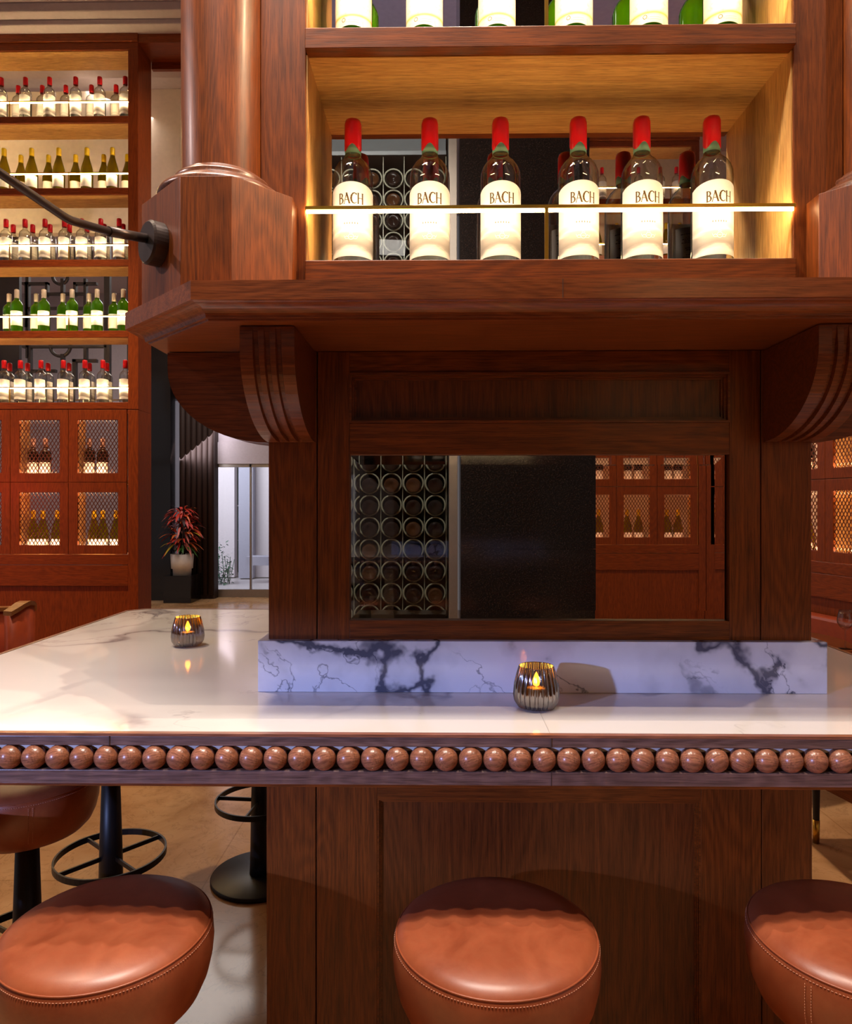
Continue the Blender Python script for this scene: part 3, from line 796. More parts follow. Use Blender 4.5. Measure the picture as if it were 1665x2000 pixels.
# ------------------------------------------------------------------ bar island
ZC = 1.0623                                   # counter surface
Y1, Y2, Y3 = 1.186, 1.454, 1.47               # counter edge, marble upstand, carcass front
XL, XR = -1.147, 1.07; YE = 2.61
ch = .05
def octo(x0, x1, y0, y1, c, z): # c: chamfer legs (front-left, front-right, back-right, back-left)
    a, b_, d_, e = c
    return [(x0+a, y0, z), (x1-b_, y0, z), (x1, y0+b_, z), (x1, y1-d_, z), (x1-d_, y1, z), (x0+e, y1, z), (x0, y1-e, z), (x0, y0+a, z)]
t = thing('bar_counter', (0, 1.9, 1.0), 'white veined marble bar counter with beaded wooden edge around the island', 'counter')
cc = (ch,)*4
MB().levels([octo(XL+.012, XR-.012, Y1+.012, YE-.012, cc, z) for z in (ZC-.03, ZC)]).build('marble_top', MAR, t)
def frame(outer, inner):
    pass
# timber edging: thin lip, fascia above the beads, bead channel, fascia below
def edging(y_off, z0, z1, name, mat, bev=.0015):
    m = MB()
    a = octo(XL+y_off, XR-y_off, Y1+y_off, YE-y_off, cc, z0); b_ = octo(XL+y_off, XR-y_off, Y1+y_off, YE-y_off, cc, z1)
    ins = .06
    a2 = octo(XL+ins, XR-ins, Y1+ins, YE-ins, cc, z0); b2 = octo(XL+ins, XR-ins, Y1+ins, YE-ins, cc, z1)
    n = 8; vs = a+b_+a2+b2; fs = []
    for i in range(n):
        j = (i+1) % n
        fs += [(i, j, n+j, n+i), (n+i, n+j, 3*n+j, 3*n+i), (j, i, 2*n+i, 2*n+j)]
    m.add(vs, fs); return m.build(name, mat, t, bev)
# the lip shows as a thin line level with the marble
m = MB()
a = octo(XL, XR, Y1, YE, cc, ZC-.004); b_ = octo(XL, XR, Y1, YE, cc, ZC+.0008); a2 = octo(XL+.0119, XR-.0119, Y1+.0119, YE-.0119, cc, ZC-.004); b2 = octo(XL+.0119, XR-.0119, Y1+.0119, YE-.0119, cc, ZC+.0008)
fs = []
for i in range(8):
    j = (i+1) % 8; fs += [(i, j, 8+j, 8+i), (8+i, 8+j, 24+j, 24+i), (j, i, 16+i, 16+j)]
m.add(a+b_+a2+b2, fs).build('edge_lip', WB, t)
edging(.001, 1.0420, ZC-.004, 'upper_fascia', WG)
edging(.014, 1.0020, 1.0420, 'bead_channel', WG, 0)
edging(-.002, .9790, 1.0020, 'lower_fascia', WG)
edging(.002, .9730, .9790, 'bottom_bead', WD['x'])
MB().levels([octo(XL+.06, XR-.06, Y1+.06, YE-.06, cc, z) for z in (.985, ZC-.031)]).build('substrate', WD['x'], t)
sp = .04115; xb = WX(25.5, Y1+.012)
k = 0; x = xb-math.floor((xb-(XL+.06))/sp)*sp
bead = MB().sphere((0, 0, 0), .0203, 24, 14).build('bead', WB, t)
first = True
while x < XR-.05:
    bo = bead if first else bead.copy()
    if not first: C.objects.link(bo); bo.parent = t
    first = False
    bo.location = (x, Y1+.005-1.9, 1.0215-1.0); bo.rotation_euler = (random.uniform(-.5, .5), random.uniform(-.4, .4), random.uniform(-.5, .5))
    x += sp
# the bead mesh was built relative to the parent; recentre it
off = accum(t)
for v in bead.data.vertices: v.co += off
# fine joints
JT = flat('joint_dark', (70, 52, 44), .7)
MB().box(WX(1077, Y1)-.0006, WX(1077, Y1)+.0006, Y1-.0006, Y1+.01, 1.0425, ZC-.0045).build('joint', JT, t)
MB().box(WX(213, Y1)-.0006, WX(213, Y1)+.0006, Y1-.0006, Y1+.01, 1.0425, ZC-.0045).build('joint', JT, t)
MB().box(WX(1077, Y1)-.0006, WX(1077, Y1)+.0006, Y1-.0026, Y1+.01, .9795, 1.0015).build('joint', JT, t)
MB().box(WX(1077, Y1)-.0005, WX(1077, Y1)+.0005, Y1+.012, Y2, ZC, ZC+.0002).build('joint', flat('marble_joint', (170, 158, 150), .4), t)

BX0, BX1 = WX(525, Y3), WX(1585.5, Y3); BY1 = 2.33
# marble upstand
MB_ = MB().box(WX(504, Y2), WX(1617, Y2), Y2, BY1+.016, ZC+.0003, 1.1682)
tag(MB_.build('marble_upstand', MARB, bevel=.0012), 'low marble upstand with bold grey veins at the foot of the mirror cabinet', 'upstand')

def molding(x0, x1, z0, z1, y, w=.012, d=.010, name='moulding', mat=None, parent=None):
    """picture-frame moulding, mitred, proud of the plane y"""
    m = MB()
    for (o1, o2, p) in ((0, w*.35, d), (w*.35, w*.7, d*.6), (w*.7, w, d*.25)):
        a = [(x0+o1, z0+o1), (x1-o1, z0+o1), (x1-o1, z1-o1), (x0+o1, z1-o1)]; c_ = [(x0+o2, z0+o2), (x1-o2, z0+o2), (x1-o2, z1-o2), (x0+o2, z1-o2)]
        vs = [(q[0], y-p, q[1]) for q in a]+[(q[0], y-p, q[1]) for q in c_]+[(q[0], y, q[1]) for q in a]+[(q[0], y, q[1]) for q in c_]
        fs = []
        for i in range(4):
            j = (i+1) % 4; fs += [(i, j, 4+j, 4+i), (8+j, 8+i, i, j), (4+j, 12+j, 12+i, 4+i)]
        m.add(vs, fs)
    return m.build(name, mat or WD['x'], parent, recalc=True)

# base under the counter
YB0 = 1.468
t = thing('island_base', (0, YB0, 0), 'dark oak panelled island base below the beaded counter', 'cabinet')
zt = .9845
gx = [WX(521, YB0), WX(617.5, YB0), WX(737, YB0), WX(1370, YB0), WX(1489, YB0), WX(1587, YB0)]
MB().box(gx[0]+.002, gx[5]-.002, YB0+.022, BY1, 0, zt).build('carcass', WD['z'], t)
MB().box(gx[0], gx[1]-.001, YB0, YB0+.02, 0, zt).build('stile', WD['z'], t, .001)
MB().box(gx[4]+.001, gx[5], YB0, YB0+.02, 0, zt).build('stile', WD['z'], t, .001)
MB().box(gx[1]+.001, gx[2], YB0+.001, YB0+.02, 0, zt).build('stile', WD['z'], t, .001)
MB().box(gx[3], gx[4]-.001, YB0+.001, YB0+.02, 0, zt).build('stile', WD['z'], t, .001)
ztp = WZ(1561, YB0)
MB().box(gx[2], gx[3], YB0+.001, YB0+.02, ztp, zt).build('top_rail', WD['x'], t, .001)
MB().box(gx[2], gx[3], YB0+.001, YB0+.02, 0, .16).build('bottom_rail', WD['x'], t, .001)
MB().box(gx[2], gx[3], YB0+.012, YB0+.0215, .16, ztp).build('panel', WP, t)
molding(gx[2], gx[3], .16, ztp, YB0+.012, .010, .010, parent=t)

# mirror cabinet
ZU = 1.7696
t = thing('mirror_cabinet', (0, Y3, 1.17), 'dark oak island cabinet with low mirror, fluted corbels and wide moulded cornice', 'cabinet')
z0 = 1.1683
sx = [BX0, WX(619.5, Y3), WX(1487, Y3), BX1]
mx0, mx1, mz0, mz1 = WX(683, Y3), WX(1421, Y3), WZ(1212, Y3), WZ(888, Y3)
px0, px1, pz0, pz1 = WX(683, Y3), WX(1426, Y3), WZ(826, Y3), WZ(728, Y3)
MB().box(BX0+.002, BX1-.002, Y3+.026, BY1, z0, ZU-.001).build('carcass', WD['z'], t)
MB().box(sx[0], sx[1]-.001, Y3, Y3+.025, z0, ZU-.001).build('stile', WD['z'], t, .001)
MB().box(sx[2]+.001, sx[3], Y3, Y3+.025, z0, ZU-.001).build('stile', WD['z'], t, .001)
MB().box(sx[1]+.001, mx0, Y3+.001, Y3+.025, z0, ZU-.001).build('inner_stile', WD['z'], t, .001)
MB().box(max(mx1, px1), sx[2]-.001, Y3+.001, Y3+.025, z0, ZU-.001).build('inner_stile', WD['z'], t, .001)
mxe = max(mx1, px1)
MB().box(mx0, mxe, Y3+.001, Y3+.025, z0, mz0).build('rail', WD['x'], t, .001)
MB().box(mx0, mxe, Y3+.001, Y3+.025, mz1, pz0).build('rail', WD['x'], t, .001)
MB().box(mx0, mxe, Y3+.001, Y3+.025, pz1, ZU-.001).build('rail', WD['x'], t, .001)
MB().box(mx0, mxe, Y3+.018, Y3+.0255, pz0, pz1).build('panel', WP, t)
molding(mx0, px1, pz0, pz1, Y3+.018, .013, .021, parent=t)
# bevelled mirror
bv = .020; ym = Y3+.013
a = [(mx0, mz0), (mx1, mz0), (mx1, mz1), (mx0, mz1)]; c_ = [(mx0+bv, mz0+bv), (mx1-bv, mz0+bv), (mx1-bv, mz1-bv), (mx0+bv, mz1-bv)]
vs = [(q[0], ym+.0004, q[1]) for q in a]+[(q[0], ym, q[1]) for q in c_]+[(q[0], ym+.008, q[1]) for q in a]
mo = MB().add(vs, [(0,1,5,4),(1,2,6,5),(2,3,7,6),(3,0,4,7),(4,5,6,7),(1,0,8,9),(2,1,9,10),(3,2,10,11),(0,3,11,8),(11,10,9,8)]).build('mirror', MIRR, t)
mo['label'] = 'bevelled mirror glass'
# corbels
def corbel_prof():
    P = [(0, 0)]
    pr, h, flat_ = .213, ZU-.002-1.579, .034
    P = [(pr, h), (pr, h-flat_)]
    for k in range(1, 15):
        q = PI/2*k/14; P.append((pr*math.cos(q)*1.0, (h-flat_)*(1-math.sin(q))))
    P[-1] = (.004, 0)
    return P, h
def corbel(face, o, parent):
    """o = world xy of the corbel's centre on the wall, face = outward angle"""
    P, h = corbel_prof(); wd = .098; m = MB()
    us = [-.049, -.026, -.024, -.017, -.015, -.0055, -.0035, .0035, .0055, .015, .017, .024, .026, .049]
    dep = [0, 0, 1, 1, 0, 0, 1, 1, 0, 0, 1, 1, 0, 0]
    ca, sa = math.cos(face), math.sin(face)
    def tw(u, d, z): return (o[0]+ca*d-sa*u, o[1]+sa*d+ca*u, 1.579+z)
    vs = []; n = len(us)
    for k, (d, z) in enumerate(P):
        a_ = P[max(k-1, 0)]; b_ = P[min(k+1, len(P)-1)]; tx, tz_ = b_[0]-a_[0], b_[1]-a_[1]; L = math.hypot(tx, tz_); nx, nz = -tz_/L, tx/L
        g = .007 if 1 <= k < len(P)-1 else 0
        for u, q in zip(us, dep): vs.append(tw(u, max(.001, d-nx*g*q), max(0.0, z-nz*g*q) if k < len(P)-1 else z))
    fs = []
    for k in range(len(P)-1):
        for i in range(n-1): fs.append((k*n+i, k*n+i+1, (k+1)*n+i+1, (k+1)*n+i))
    base = len(vs)
    for s_, u in ((0, us[0]), (n-1, us[-1])):
        b0 = len(vs); vs.append(tw(u, 0.0, P[0][1])); vs.append(tw(u, 0.0, 0.0))
        f = [k*n+s_ for k in range(len(P))]+[b0+1, b0]
        fs.append(f if s_ else f[::-1])
    m.add(vs, fs)
    return m.build('corbel', wood('corbel_oak', (70, 30, 12), (134, 66, 30), 'x', .36, .15), parent, recalc=True)
corbel(-PI/2, (BX0+.049, Y3-.0005), t); corbel(-PI/2, (BX1-.049, Y3-.0005), t)
corbel(PI, (BX0-.0005, Y3+.052), t); corbel(0, (BX1+.0005, Y3+.052), t)
corbel(PI, (BX0-.0005, BY1-.052), t); corbel(0, (BX1+.0005, BY1-.052), t)
# cornice
YC = 1.185; SX0, SX1 = -.623, BX1+.266; SYE = 2.61; leg = .202
def clev(i, z):
    return octo(SX0+i, SX1-i, YC+i, SYE-i, (leg-.586*i,)*4, z)
cov = [(0, 1.8278), (0, 1.7950), (.005, 1.7945)]
for k in range(9):
    q = PI/2*k/8; cov.append((.008+.026*math.sin(q)*1.0, 1.7930-.0195*(1-math.cos(q))))
cov += [(.040, 1.7735), (.0405, ZU)]
MB().levels([clev(i, z) for i, z in reversed(cov)]).build('cornice', wood('cornice_oak', (92, 42, 18), (160, 84, 42), 'x', .3, .3), t)
# angled / side returns get the same profile; hairline joint in the front edge
MB().box(WX(1100, YC)-.0005, WX(1100, YC)+.0005, YC-.0004, YC+.01, 1.7955, 1.8275).build('joint', JT, t)

# display niche
YN = 1.397; YM = 1.558; ZP = 1.8279
NX0, NX1 = WX(597.5, YN), WX(1550.5, YN); UX0, UX1 = -.357, .79
t = thing('bottle_niche', (0, YN, ZP), 'oak display niche above the cornice with lit shelves and mirrored backs', 'display case')
zS = WZ(507, YN-.013); zC0 = WZ(92, YN-.013); zC1 = WZ(51.5, YN-.013); zTop = 2.82
MB().box(UX0, NX0, YN, YM+.02, ZP, zTop+.2).build('upright', WD['z'], t, .0015)
MB().box(NX1, UX1, YN, YM+.02, ZP, zTop+.2).build('upright', WD['z'], t, .0015)
MB().box(UX0, UX1, YM+.0201, SYE-.2, ZP, zTop+.2).build('carcass', WD['z'], t)
for (zz0, zz1) in ((ZP, zS), (zC0, zC1), (zTop, zTop+.05)):
    s = MB().box(NX0+.0005, NX1-.0005, YN-(.013 if zz0 < zTop else -.003), YM+.02, zz0, zz1).build('shelf', WD['x'], t, .0015)
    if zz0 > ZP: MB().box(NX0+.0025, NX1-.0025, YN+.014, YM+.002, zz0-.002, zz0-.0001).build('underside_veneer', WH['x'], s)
for (za, zb_) in ((zS, zC0-.002), (zC1, zTop-.002)):
    MB().box(NX0, NX0+.003, YN+.004, YM, za, zb_).build('side_lining', WH['z'], t)
    MB().box(NX1-.003, NX1, YN+.004, YM, za, zb_).build('side_lining', WH['z'], t)
    m_ = MB().box(NX0+.003, NX1-.003, YM, YM+.006, za, zb_).build('mirror', MIRR, t); m_['label'] = 'mirror back of the niche'
    r_ = MB().box(NX0+.001, NX1-.001, YN-.012, YN-.006, za+.1000, za+.107).build('brass_rail', BRASS, t)
    MB().box(NX0+.002, NX1-.002, YN-.0055, YN-.002, za+.0960, za+.1045).build('light_strip', LED, r_)
    mid = WX(1068, YN-.01)
    MB().box(mid-.0035, mid+.0035, YN-.012, YN-.006, za-.001, za+.1).build('rail_post', BRASS, t)
    MB().box(NX0+.004, NX1-.004, YM-.010, YM-.006, za, za+.004).build('rear_trim', BRASS, t)
YBT = 1.484
for i, x in enumerate([690, 840, 978, 1130, 1254, 1391]):
    place(P_CLEAR, (WX(x, YBT), YBT, zS+.0003), f'red-capped clear bottle with white label in niche, {"leftmost" if i == 0 else "rightmost" if i == 5 else ORD[i+1]+" from the left"}', 'bottle', 'red-capped bottles in the niche', rz=[.02, .0, .0, .05, .05, .0][i], scale=1.09)
for i, x in enumerate([692, 830, 971, 1121, 1267, 1411]):
    place(P_BIG, (WX(x, YBT), YBT, zC1+.0003), f'green bottle with cream label above the niche, {"leftmost" if i == 0 else "rightmost" if i == 5 else ORD[i+1]+" from the left"}', 'bottle', 'green bottles on the upper niche shelf', rz=-.1, scale=1.0)

# round columns on faceted pedestals
def column(cx, mir, label):
    t = thing('round_column', (cx, 1.41, ZP), label, 'column')
    s = -1 if mir else 1
    front = [(-.4666, 1.26), (-.3743, 1.26), (-.284, 1.3503), (-.284, 1.3965), (-.3575, 1.3965), (-.3575, 1.56), (-.587, 1.56), (-.587, 1.3804)]
    pts = [((p[0]+.4355)*s+cx, p[1]) for p in front]
    if mir: pts = pts[::-1]
    zt_ = 1.45+645/1380*1.26
    MB().levels([[(p[0], p[1], z) for p in pts] for z in (ZP, zt_)]).build('pedestal', WD['z'], t, .001)
    r = .078; R = .1225
    prof = [(0, zt_+.0002), (R-.006, zt_+.0002), (R, zt_+.006), (R+.001, zt_+.013), (R-.004, zt_+.021), (R-.014, zt_+.025), (R-.018, zt_+.027), (R-.020, zt_+.031), (R-.030, zt_+.033), (R-.027, zt_+.040), (R-.030, zt_+.046), (r+.006, zt_+.049), (r+.001, zt_+.056)]
    MB().lathe(prof, 64, (cx, 1.41-.005, 0)).build('base_ring', wood('ring_oak', (70, 36, 20), (120, 70, 46), 'z', .3, .25), t)
    MB().lathe([(r, zt_+.05), (r+.002, 3.4)], 64, (cx, 1.405, 0)).build('shaft', WD['z'], t)
    return t
bpy.context.view_layer.update()
column(-.4355, False, 'round oak column on faceted pedestal left of the bottle niche')
column(.8695, True, 'round oak column on faceted pedestal right of the bottle niche')

# wall lamp on the left pedestal
q = Vector((-.5268, 1.3202, WZ(474, 1.315)))
nrm = Vector((-.7071, -.7071, 0))
t = thing('wall_lamp', tuple(q), 'bronze swing arm wall lamp fixed to the left column pedestal', 'lamp')
m = MB(); R = .0405
tv = Vector((.7071, -.7071, 0)); up = Vector((0, 0, 1)); vs = []; fs = []
prof = [(0, 0), (R, .0), (R, .022), (R-.004, .026), (0, .026)]
for (r, d) in prof:
    for i in range(40):
        a = 2*PI*i/40; vs.append(q+nrm*(d+.0005)+tv*(r*math.cos(a))+up*(r*math.sin(a)))
for k in range(len(prof)-1):
    for i in range(40): fs.append((k*40+i, k*40+(i+1) % 40, (k+1)*40+(i+1) % 40, (k+1)*40+i))
m.add(vs, fs, False).build('wall_plate', BRONZE, t, recalc=True)
p0 = q+nrm*.026; 
P0 = p0+Vector((0, 0, .006)); P1 = Vector(W(212, 452, 1.215)); P2 = Vector(W(140, 431, 1.13)); P2b = Vector(W(122, 421, 1.11)); P3 = Vector(W(0, 338, 1.02)); P4 = Vector(W(-240, 172, .88))
MB().tube([P0, P1], .0085, 16).build('socket', BRONZE, t)
MB().tube([P1, P2, Vector(W(130, 426, 1.12)), P2b, P3, P4], .0068, 16).build('arm', BRONZE, t)
MB().lathe([(.012, .03), (.05, .0), (.075, -.06), (.072, -.06), (.047, -.003), (.010, .025)], 32, tuple(P4-Vector((0, 0, .03)))).build('lamp_shade', BRONZE, t)

# ------------------------------------------------------------------ stools
SEAT_Z = .727
def stool():
    t = proto('bar_stool')
    rs = .1685
    MB().lathe([(rs, SEAT_Z), (rs-.004, SEAT_Z+.006), (rs-.018, SEAT_Z+.014), (rs-.05, SEAT_Z+.020), (rs-.10, SEAT_Z+.023), (0, SEAT_Z+.024)], 96).build('seat_top', LEA, t)
    sd = MB().lathe([(0, SEAT_Z-.135), (.118, SEAT_Z-.135), (.138, SEAT_Z-.128), (.154, SEAT_Z-.112), (.165, SEAT_Z-.088), (.1715, SEAT_Z-.060), (.1738, SEAT_Z-.035), (.1725, SEAT_Z-.015), (.1703, SEAT_Z-.004), (rs, SEAT_Z-.0005)], 96).build('seat_side', LEA, t)
    MB().tube([(rs*math.cos(a), rs*math.sin(a), SEAT_Z+.0005) for a in [2*PI*k/96 for k in range(96)]], .0016, 8, closed=True).build('piping', LEA, sd)
    m = MB()
    for k in range(210):
        a = 2*PI*k/210; b_ = a+2*PI/210*.6; r = rs+.0030
        m.tube([(r*math.cos(a), r*math.sin(a), SEAT_Z-.0065), (r*math.cos(b_), r*math.sin(b_), SEAT_Z-.0065)], .0006, 4)
    for sx_ in (-.0045, .0045):
        for k in range(20):
            z = SEAT_Z-.012-k*.0045; u = (SEAT_Z-z); r = .1745 if u < .06 else .1742-.008*((u-.06)/.035)
            a = -1.20+sx_/.167; m.tube([(r*math.cos(a), r*math.sin(a), z), (r*math.cos(a), r*math.sin(a), z-.0028)], .0006, 4)
    m.build('stitching', flat('thread', (214, 150, 120), .6) if 'thread' not in bpy.data.materials else bpy.data.materials['thread'], sd)
    MB().lathe([(0, .018), (.042, .018), (.040, .05), (.036, .30), (.027, SEAT_Z-.136), (0, SEAT_Z-.136)], 32).build('pole', BLACK, t)
    MB().lathe([(0, 0), (.186, 0), (.188, .003), (.188, .014), (.185, .017), (0, .018)], 64).build('base_plate', BLACK, t)
    R = .172; vs = []; fs = []
    for k in range(64):
        a = 2*PI*k/64
        for (r, z) in ((R, .29), (R, .31), (R-.006, .31), (R-.006, .29)): vs.append((r*math.cos(a), r*math.sin(a), z))
    for k in range(64):
        for j in range(4): fs.append((4*k+j, 4*k+(j+1) % 4, 4*((k+1) % 64)+(j+1) % 4, 4*((k+1) % 64)+j))
    ring = MB().add(vs, fs).build('foot_ring', BLACK, t, recalc=True)
    for k in range(4):
        a = PI/4+k*PI/2+.1
        MB().bar((.03*math.cos(a), .03*math.sin(a), .30), ((R-.004)*math.cos(a), (R-.004)*math.sin(a), .30), .014, .006, side=(0, 0, 1)).build('spoke', BLACK, ring)
    return t
P_ST = stool()
YS = 1.196
for (x, y, lb_, r) in ((-.567, YS, 'round tan leather bar stool in front of the counter, leftmost of the three in front', 3.0), (.094, YS, 'round tan leather bar stool in front of the dark panelled island base, middle one', 3.1), (.700, YS, 'round tan leather bar stool with vertical side seam, cut off by the right frame edge', -1.28),
                     (-1.085, 1.84, 'bar stool with leather seat underside seen behind the left front stool', .2), (-1.08, 2.30, 'bar stool under left counter end whose black foot ring shows fully', 0), (-.70, 2.74, 'bar stool beyond the counter whose round black base plate shows beside island base', .6), (-1.15, 1.45, 'bar stool tucked at the left counter end, only a seat sliver visible', 0)):
    place(P_ST, (x, y, 0), lb_, 'stool', 'round leather bar stools', rz=r)

# ------------------------------------------------------------------ candle holders
def candle():
    t = proto('candle_holder')
    outer = [(.001, .0005), (.026, .0005), (.034, .003), (.0405, .014), (.0425, .026), (.0410, .045), (.0365, .064), (.0325, .0785), (.0320, .0795)]
    MB().lathe(outer, 168, rib=.045, ribn=26).build('ribbed_glass', SMOKE, t)
    MB().lathe([(.0318, .0797), (.0323, .0802), (.0330, .0797), (.0323, .0790)], 48).build('rim', SMOKE, t)
    l = MB().lathe([(0, .004), (.019, .004), (.0195, .006), (.0195, .036), (.018, .038), (0, .037)], 32).build('tealight', WAX, t)
    MB().lathe([(0, .040), (.0055, .043), (.0075, .050), (.005, .058), (.002, .065), (0, .068)], 14).build('flame', FLAME, l)
    return t
P_CN = candle()
for (x, y, lb_) in ((1048, 1392, 'ribbed smoked glass candle holder at the counter front before the marble upstand'), (367, 1268, 'ribbed smoked glass candle holder on the left wing of the marble counter')):
    D = (CAMZ-ZC)*FPX/(y-985)
    D += .036
    p = (WX(x, D), D, ZC+.0003)
    c_ = place(P_CN, p, lb_, 'candle holder', 'ribbed candle holders')
    L = bpy.data.lights.new('candle_glow', 'POINT'); L.energy = .5; L.color = (1, .55, .15); L.shadow_soft_size = .006
    lo_ = bpy.data.objects.new('candle_glow', L); C.objects.link(lo_); lo_.parent = c_; lo_.location = (0, 0, .055)

# ------------------------------------------------------------------ wine cooler and granite pier behind the camera (seen in the mirrors)
YR = -.52
t = thing('wine_cooler', (-.35, YR, 0), 'tall wine cooler of ring racks reflected at left in both mirrors', 'wine cooler')
RX0, RX1 = -.76, .03; GREYR = flat('rack_grey', (128, 124, 108), .45, .2)
MB().box(RX1+.012, RX1+.055, YR-.6, YR+.03, 0, 3.5).box(RX0-.06, RX0-.01, YR-.6, YR+.03, 0, 3.5).box(RX0-.06, RX1+.055, YR-.6, YR+.03, 3.5, 3.56).box(RX0-.06, RX1+.055, YR-.6, YR+.03, 0, .12).build('frame', STEEL, t, .002)
MB().box(RX0-.06, RX1+.055, YR-.62, YR-.6, 0, 3.56).build('back_panel', flat('cooler_back', (58, 52, 48), .6), t)
m = MB()
for i in range(9):
    for j in range(3): m.box(RX0+.08+i*.08, RX0+.13+i*.08, YR-.31, YR-.30, 3.32+j*.03, 3.332+j*.03)
m.build('vent_slot', BLACK, t)
MB().box(RX0, RX1, YR-.30, YR-.02, 3.26, 3.28).box(RX0, RX1, YR-.30, YR-.29, 3.28, 3.5).build('vent_panel', flat('vent_grey', (120, 122, 126), .5), t)
pit = .109; m = MB()
rows = [(.90+pit*k) for k in range(8)]+[(2.70+pit*k) for k in range(5)]
cols = [RX1-.055-pit*k for k in range(7)]
for z in rows:
    for x in cols:
        m.tube([(x+.049*math.cos(a), YR-.02, z+.049*math.sin(a)) for a in [2*PI*k/20 for k in range(20)]], .0048, 6, closed=True)
m.build('ring_rack', GREYR, t)
m = MB()
for x in cols: m.box(x+.0525, x+.0565, YR-.25, YR-.04, .84, 1.80).box(x+.0525, x+.0565, YR-.25, YR-.04, 2.64, 3.26)
m.build('rack_divider', GREYR, t)
MB().box(RX0, RX1, YR-.28, YR-.02, .82, .84).box(RX0, RX1, YR-.28, YR-.02, 1.80, 2.62).build('rack_shelf', flat('rack_board', (60, 54, 48), .6), t)
dg = MB().box(RX0-.008, RX1+.010, YR+.018, YR+.022, .13, 3.49).build('glass_door', PANE, t)
def rackb(mat, name='wine_bottle'):
    t = proto('wine_bottle')
    m = MB().lathe([(0, .010), (.014, .008), (.028, 0), (.034, .002), (.0375, .010), (.0375, .19), (.014, .22), (.014, .29), (0, .29)], 24)
    m.v = [(x, -z, y) for x, y, z in m.v]; m.build('glass', mat, t); return t
PR = [rackb(GDARK), rackb(GDARKB)]
random.seed(3)
for ri, z in enumerate(rows):
    for ci, x in enumerate(cols):
        if ci > 5: continue
        sec = 'low mirror' if ri < 8 else 'niche mirror'; rr = (8-ri) if ri < 8 else (13-ri)
        place(PR[1 if random.random() < .18 else 0], (x, YR+.005, z-.010), f'dark rack bottle in {sec}, {ORD[rr]} row down, {ORD[ci+1]} column from right', 'bottle', 'bottles in the ring rack')
gr = MB().box(.10, .765, -1.3, YR, 0, 1.229).box(.10, .765, -1.3, YR, 1.231, 4.75).build('trim_5', GRAN); struct(gr)
# hanging glasses reflected at the top right of the low mirror
t = thing('glass_rack', (1.6, -1.85, 1.95), 'hanging stemware rail reflected at the top of the low mirror', 'rack')
MB().box(.95, 2.4, -1.90, -1.80, 1.925, 1.95).build('rail', WD['x'], t)
MB().box(1.0, 1.02, -1.86, -1.84, 1.95, 4.75).box(2.3, 2.32, -1.86, -1.84, 1.95, 4.75).build('hanger', BLACK, t)
for i, x in enumerate([1.06, 1.16, 1.29, 1.42, 1.53, 1.66, 1.79, 1.92]):
    c_ = place(P_GLASS, (x, -1.85, 1.9245), f'upside-down wine glass reflected along top of low mirror, {ORD[i+1]} from left', 'glass', 'hanging wine glasses')
    c_.rotation_euler = (PI, 0, 0)
for p in PROTO:
    for ch_ in [k for k in C.objects if k.parent == p]:
        for g_ in [k for k in C.objects if k.parent == ch_]: bpy.data.objects.remove(g_)
        bpy.data.objects.remove(ch_)
    bpy.data.objects.remove(p)

# ------------------------------------------------------------------ lights
def spot(name, loc, target, e, col, size=.05, ang=70, blend=.6):
    L = bpy.data.lights.new(name, 'SPOT'); L.energy = e; L.color = col; L.shadow_soft_size = size; L.spot_size = math.radians(ang); L.spot_blend = blend
    o = bpy.data.objects.new(name, L); C.objects.link(o); o.location = loc
    o.rotation_euler = (Vector(target)-Vector(loc)).to_track_quat('-Z', 'Y').to_euler(); return o
def area(name, loc, target, e, col, sx_, sy_):
    L = bpy.data.lights.new(name, 'AREA'); L.shape = 'RECTANGLE'; L.size = sx_; L.size_y = sy_; L.energy = e; L.color = col
    o = bpy.data.objects.new(name, L); C.objects.link(o); o.location = loc
    o.rotation_euler = (Vector(target)-Vector(loc)).to_track_quat('-Z', 'Y').to_euler(); return o
WARM = (1, .78, .58)
KEY = (1, .83, .68)
spot('ceiling_or_fill_spot', (.137, .85, 4.6), (.1, 1.2, 1), 190, KEY, .012, 60)
spot('ceiling_or_fill_spot', (.12, 1.155, 4.6), (.1, 1.2, 1), 150, KEY, .012, 60)
spot('ceiling_or_fill_spot', (.13, .525, 4.6), (.1, 1.3, 1), 100, KEY, .012, 60)
spot('ceiling_or_fill_spot', (1.8, .525, 4.6), (.8, 1.4, 1), 120, KEY, .02, 60)
spot('ceiling_or_fill_spot', (-1.7, 1.9, 4.6), (-1.1, 1.9, 1), 260, (1, .82, .62), .05, 80)
spot('ceiling_or_fill_spot', (-2.4, 3.4, 4.6), (-2.6, 4.8, 1.0), 340, (1, .70, .40), .1, 60, 1)
spot('ceiling_or_fill_spot', (-4.2, 3.4, 4.6), (-4.2, 4.8, 1.0), 200, (1, .70, .40), .1, 60, 1)
spot('ceiling_or_fill_spot', (1.6, 3.0, 4.6), (2.3, 3.9, .8), 330, WARM, .08, 62)
spot('ceiling_or_fill_spot', (1.6, -1.2, 4.6), (1.7, -3.0, 1.2), 210, (1, .70, .40), .08, 90)
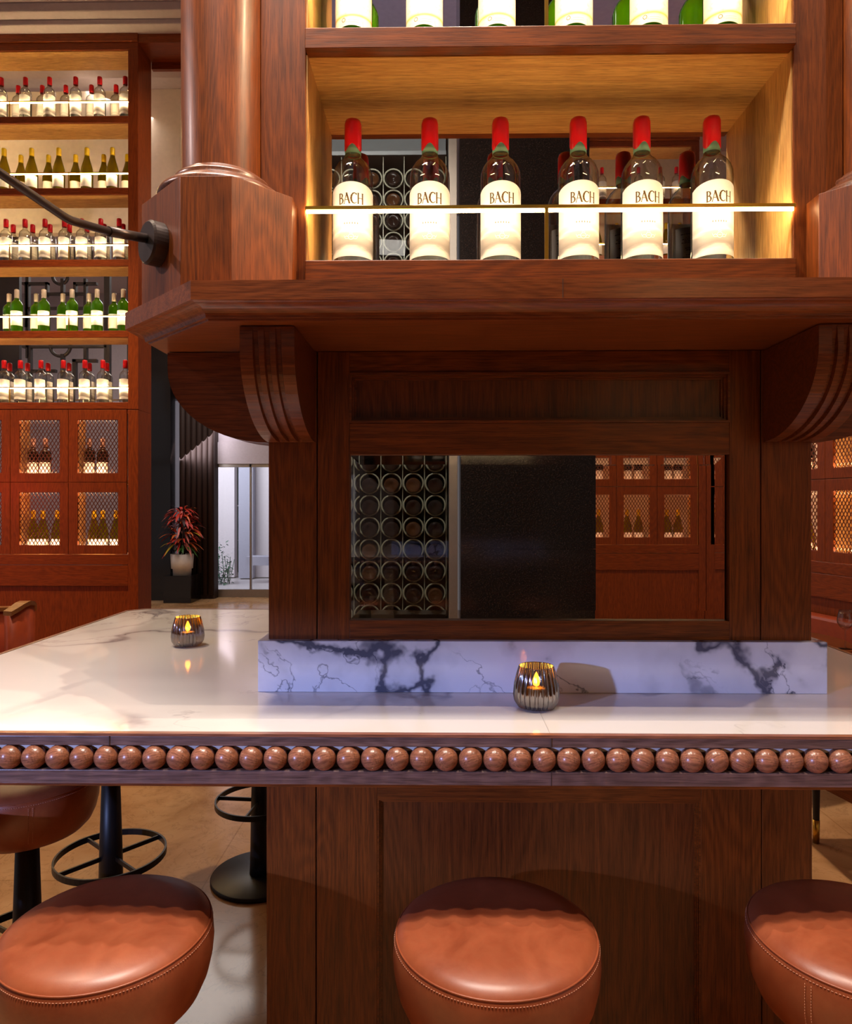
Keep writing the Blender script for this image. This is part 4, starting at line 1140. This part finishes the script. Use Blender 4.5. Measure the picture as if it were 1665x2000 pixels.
spot('ceiling_or_fill_spot', (-.6, .75, 4.6), (-.4, -.5, 1.5), 300, (1, .95, .86), .05, 55)  # added fill aimed at the wine rack, not a known fitting
area('rack_fill', (-.5, .95, 3.3), (-.3, -.5, 1.6), 60, (1, .95, .86), .5, .12)  # added area fill for the reflected rack, no real pendant
spot('ceiling_or_fill_spot', (1.9, 1.0, 3.9), (-.38, 1.36, 2.2), 420, (1, .70, .42), .04, 16, .5)  # added fill: warms the right facet of the left pedestal
spot('ceiling_or_fill_spot', (-3.4, .9, 3.6), (-.5, 1.38, 2.2), 190, (1, .74, .70), .05, 17, .5)  # added fill: pink tone on the left facet of the pedestal
spot('ceiling_or_fill_spot', (.3, 3.7, 4.6), (-2.05, 4.9, 3.2), 170, (1, .78, .66), .05, 50, .7)  # added fill for the dim end panel of the left shelving
area('lobby_fill', (-3.2, 8.6, 4.7), (-3.2, 8.6, 0), 110, (1, .92, .86), 2.5, 2.5)  # added overhead fill to lift the lobby
area('lobby_fill', (-2.2, 5.9, 4.6), (-3.0, 6.6, 2.6), 14, (1, .90, .80), 1.5, .3)  # added weak fill for the cream wall behind the shelves
area('daylight_front', (-2.7, -1.3, 1.80), (.2, 1.4, 1.10), 130, (.34, .46, 1.0), .10, .07)
area('daylight_lobby', (-4.6, 11.6, 3.0), (-3.4, 14, 1.5), 190, (.90, .90, 1.0), 3, 2)
area('red_sign', (-3.35, 4.0, 1.55), (-2.95, 4.8, 1.55), 1.6, (1, .03, .02), .3, .2)
w = bpy.data.worlds.new('world'); bpy.context.scene.world = w; w.use_nodes = True
w.node_tree.nodes['Background'].inputs[0].default_value = (.66, .60, .63, 1); w.node_tree.nodes['Background'].inputs[1].default_value = .33

sc = bpy.context.scene
sc.view_settings.view_transform = 'Standard'; sc.view_settings.look = 'None'; sc.view_settings.gamma = 1; sc.view_settings.exposure = 0
sc.view_settings.use_curve_mapping = False
sc.cycles.max_bounces = 10; sc.cycles.transparent_max_bounces = 24; sc.cycles.glossy_bounces = 6
sc.cycles.caustics_reflective = False; sc.cycles.caustics_refractive = False; sc.cycles.sample_clamp_indirect = 4
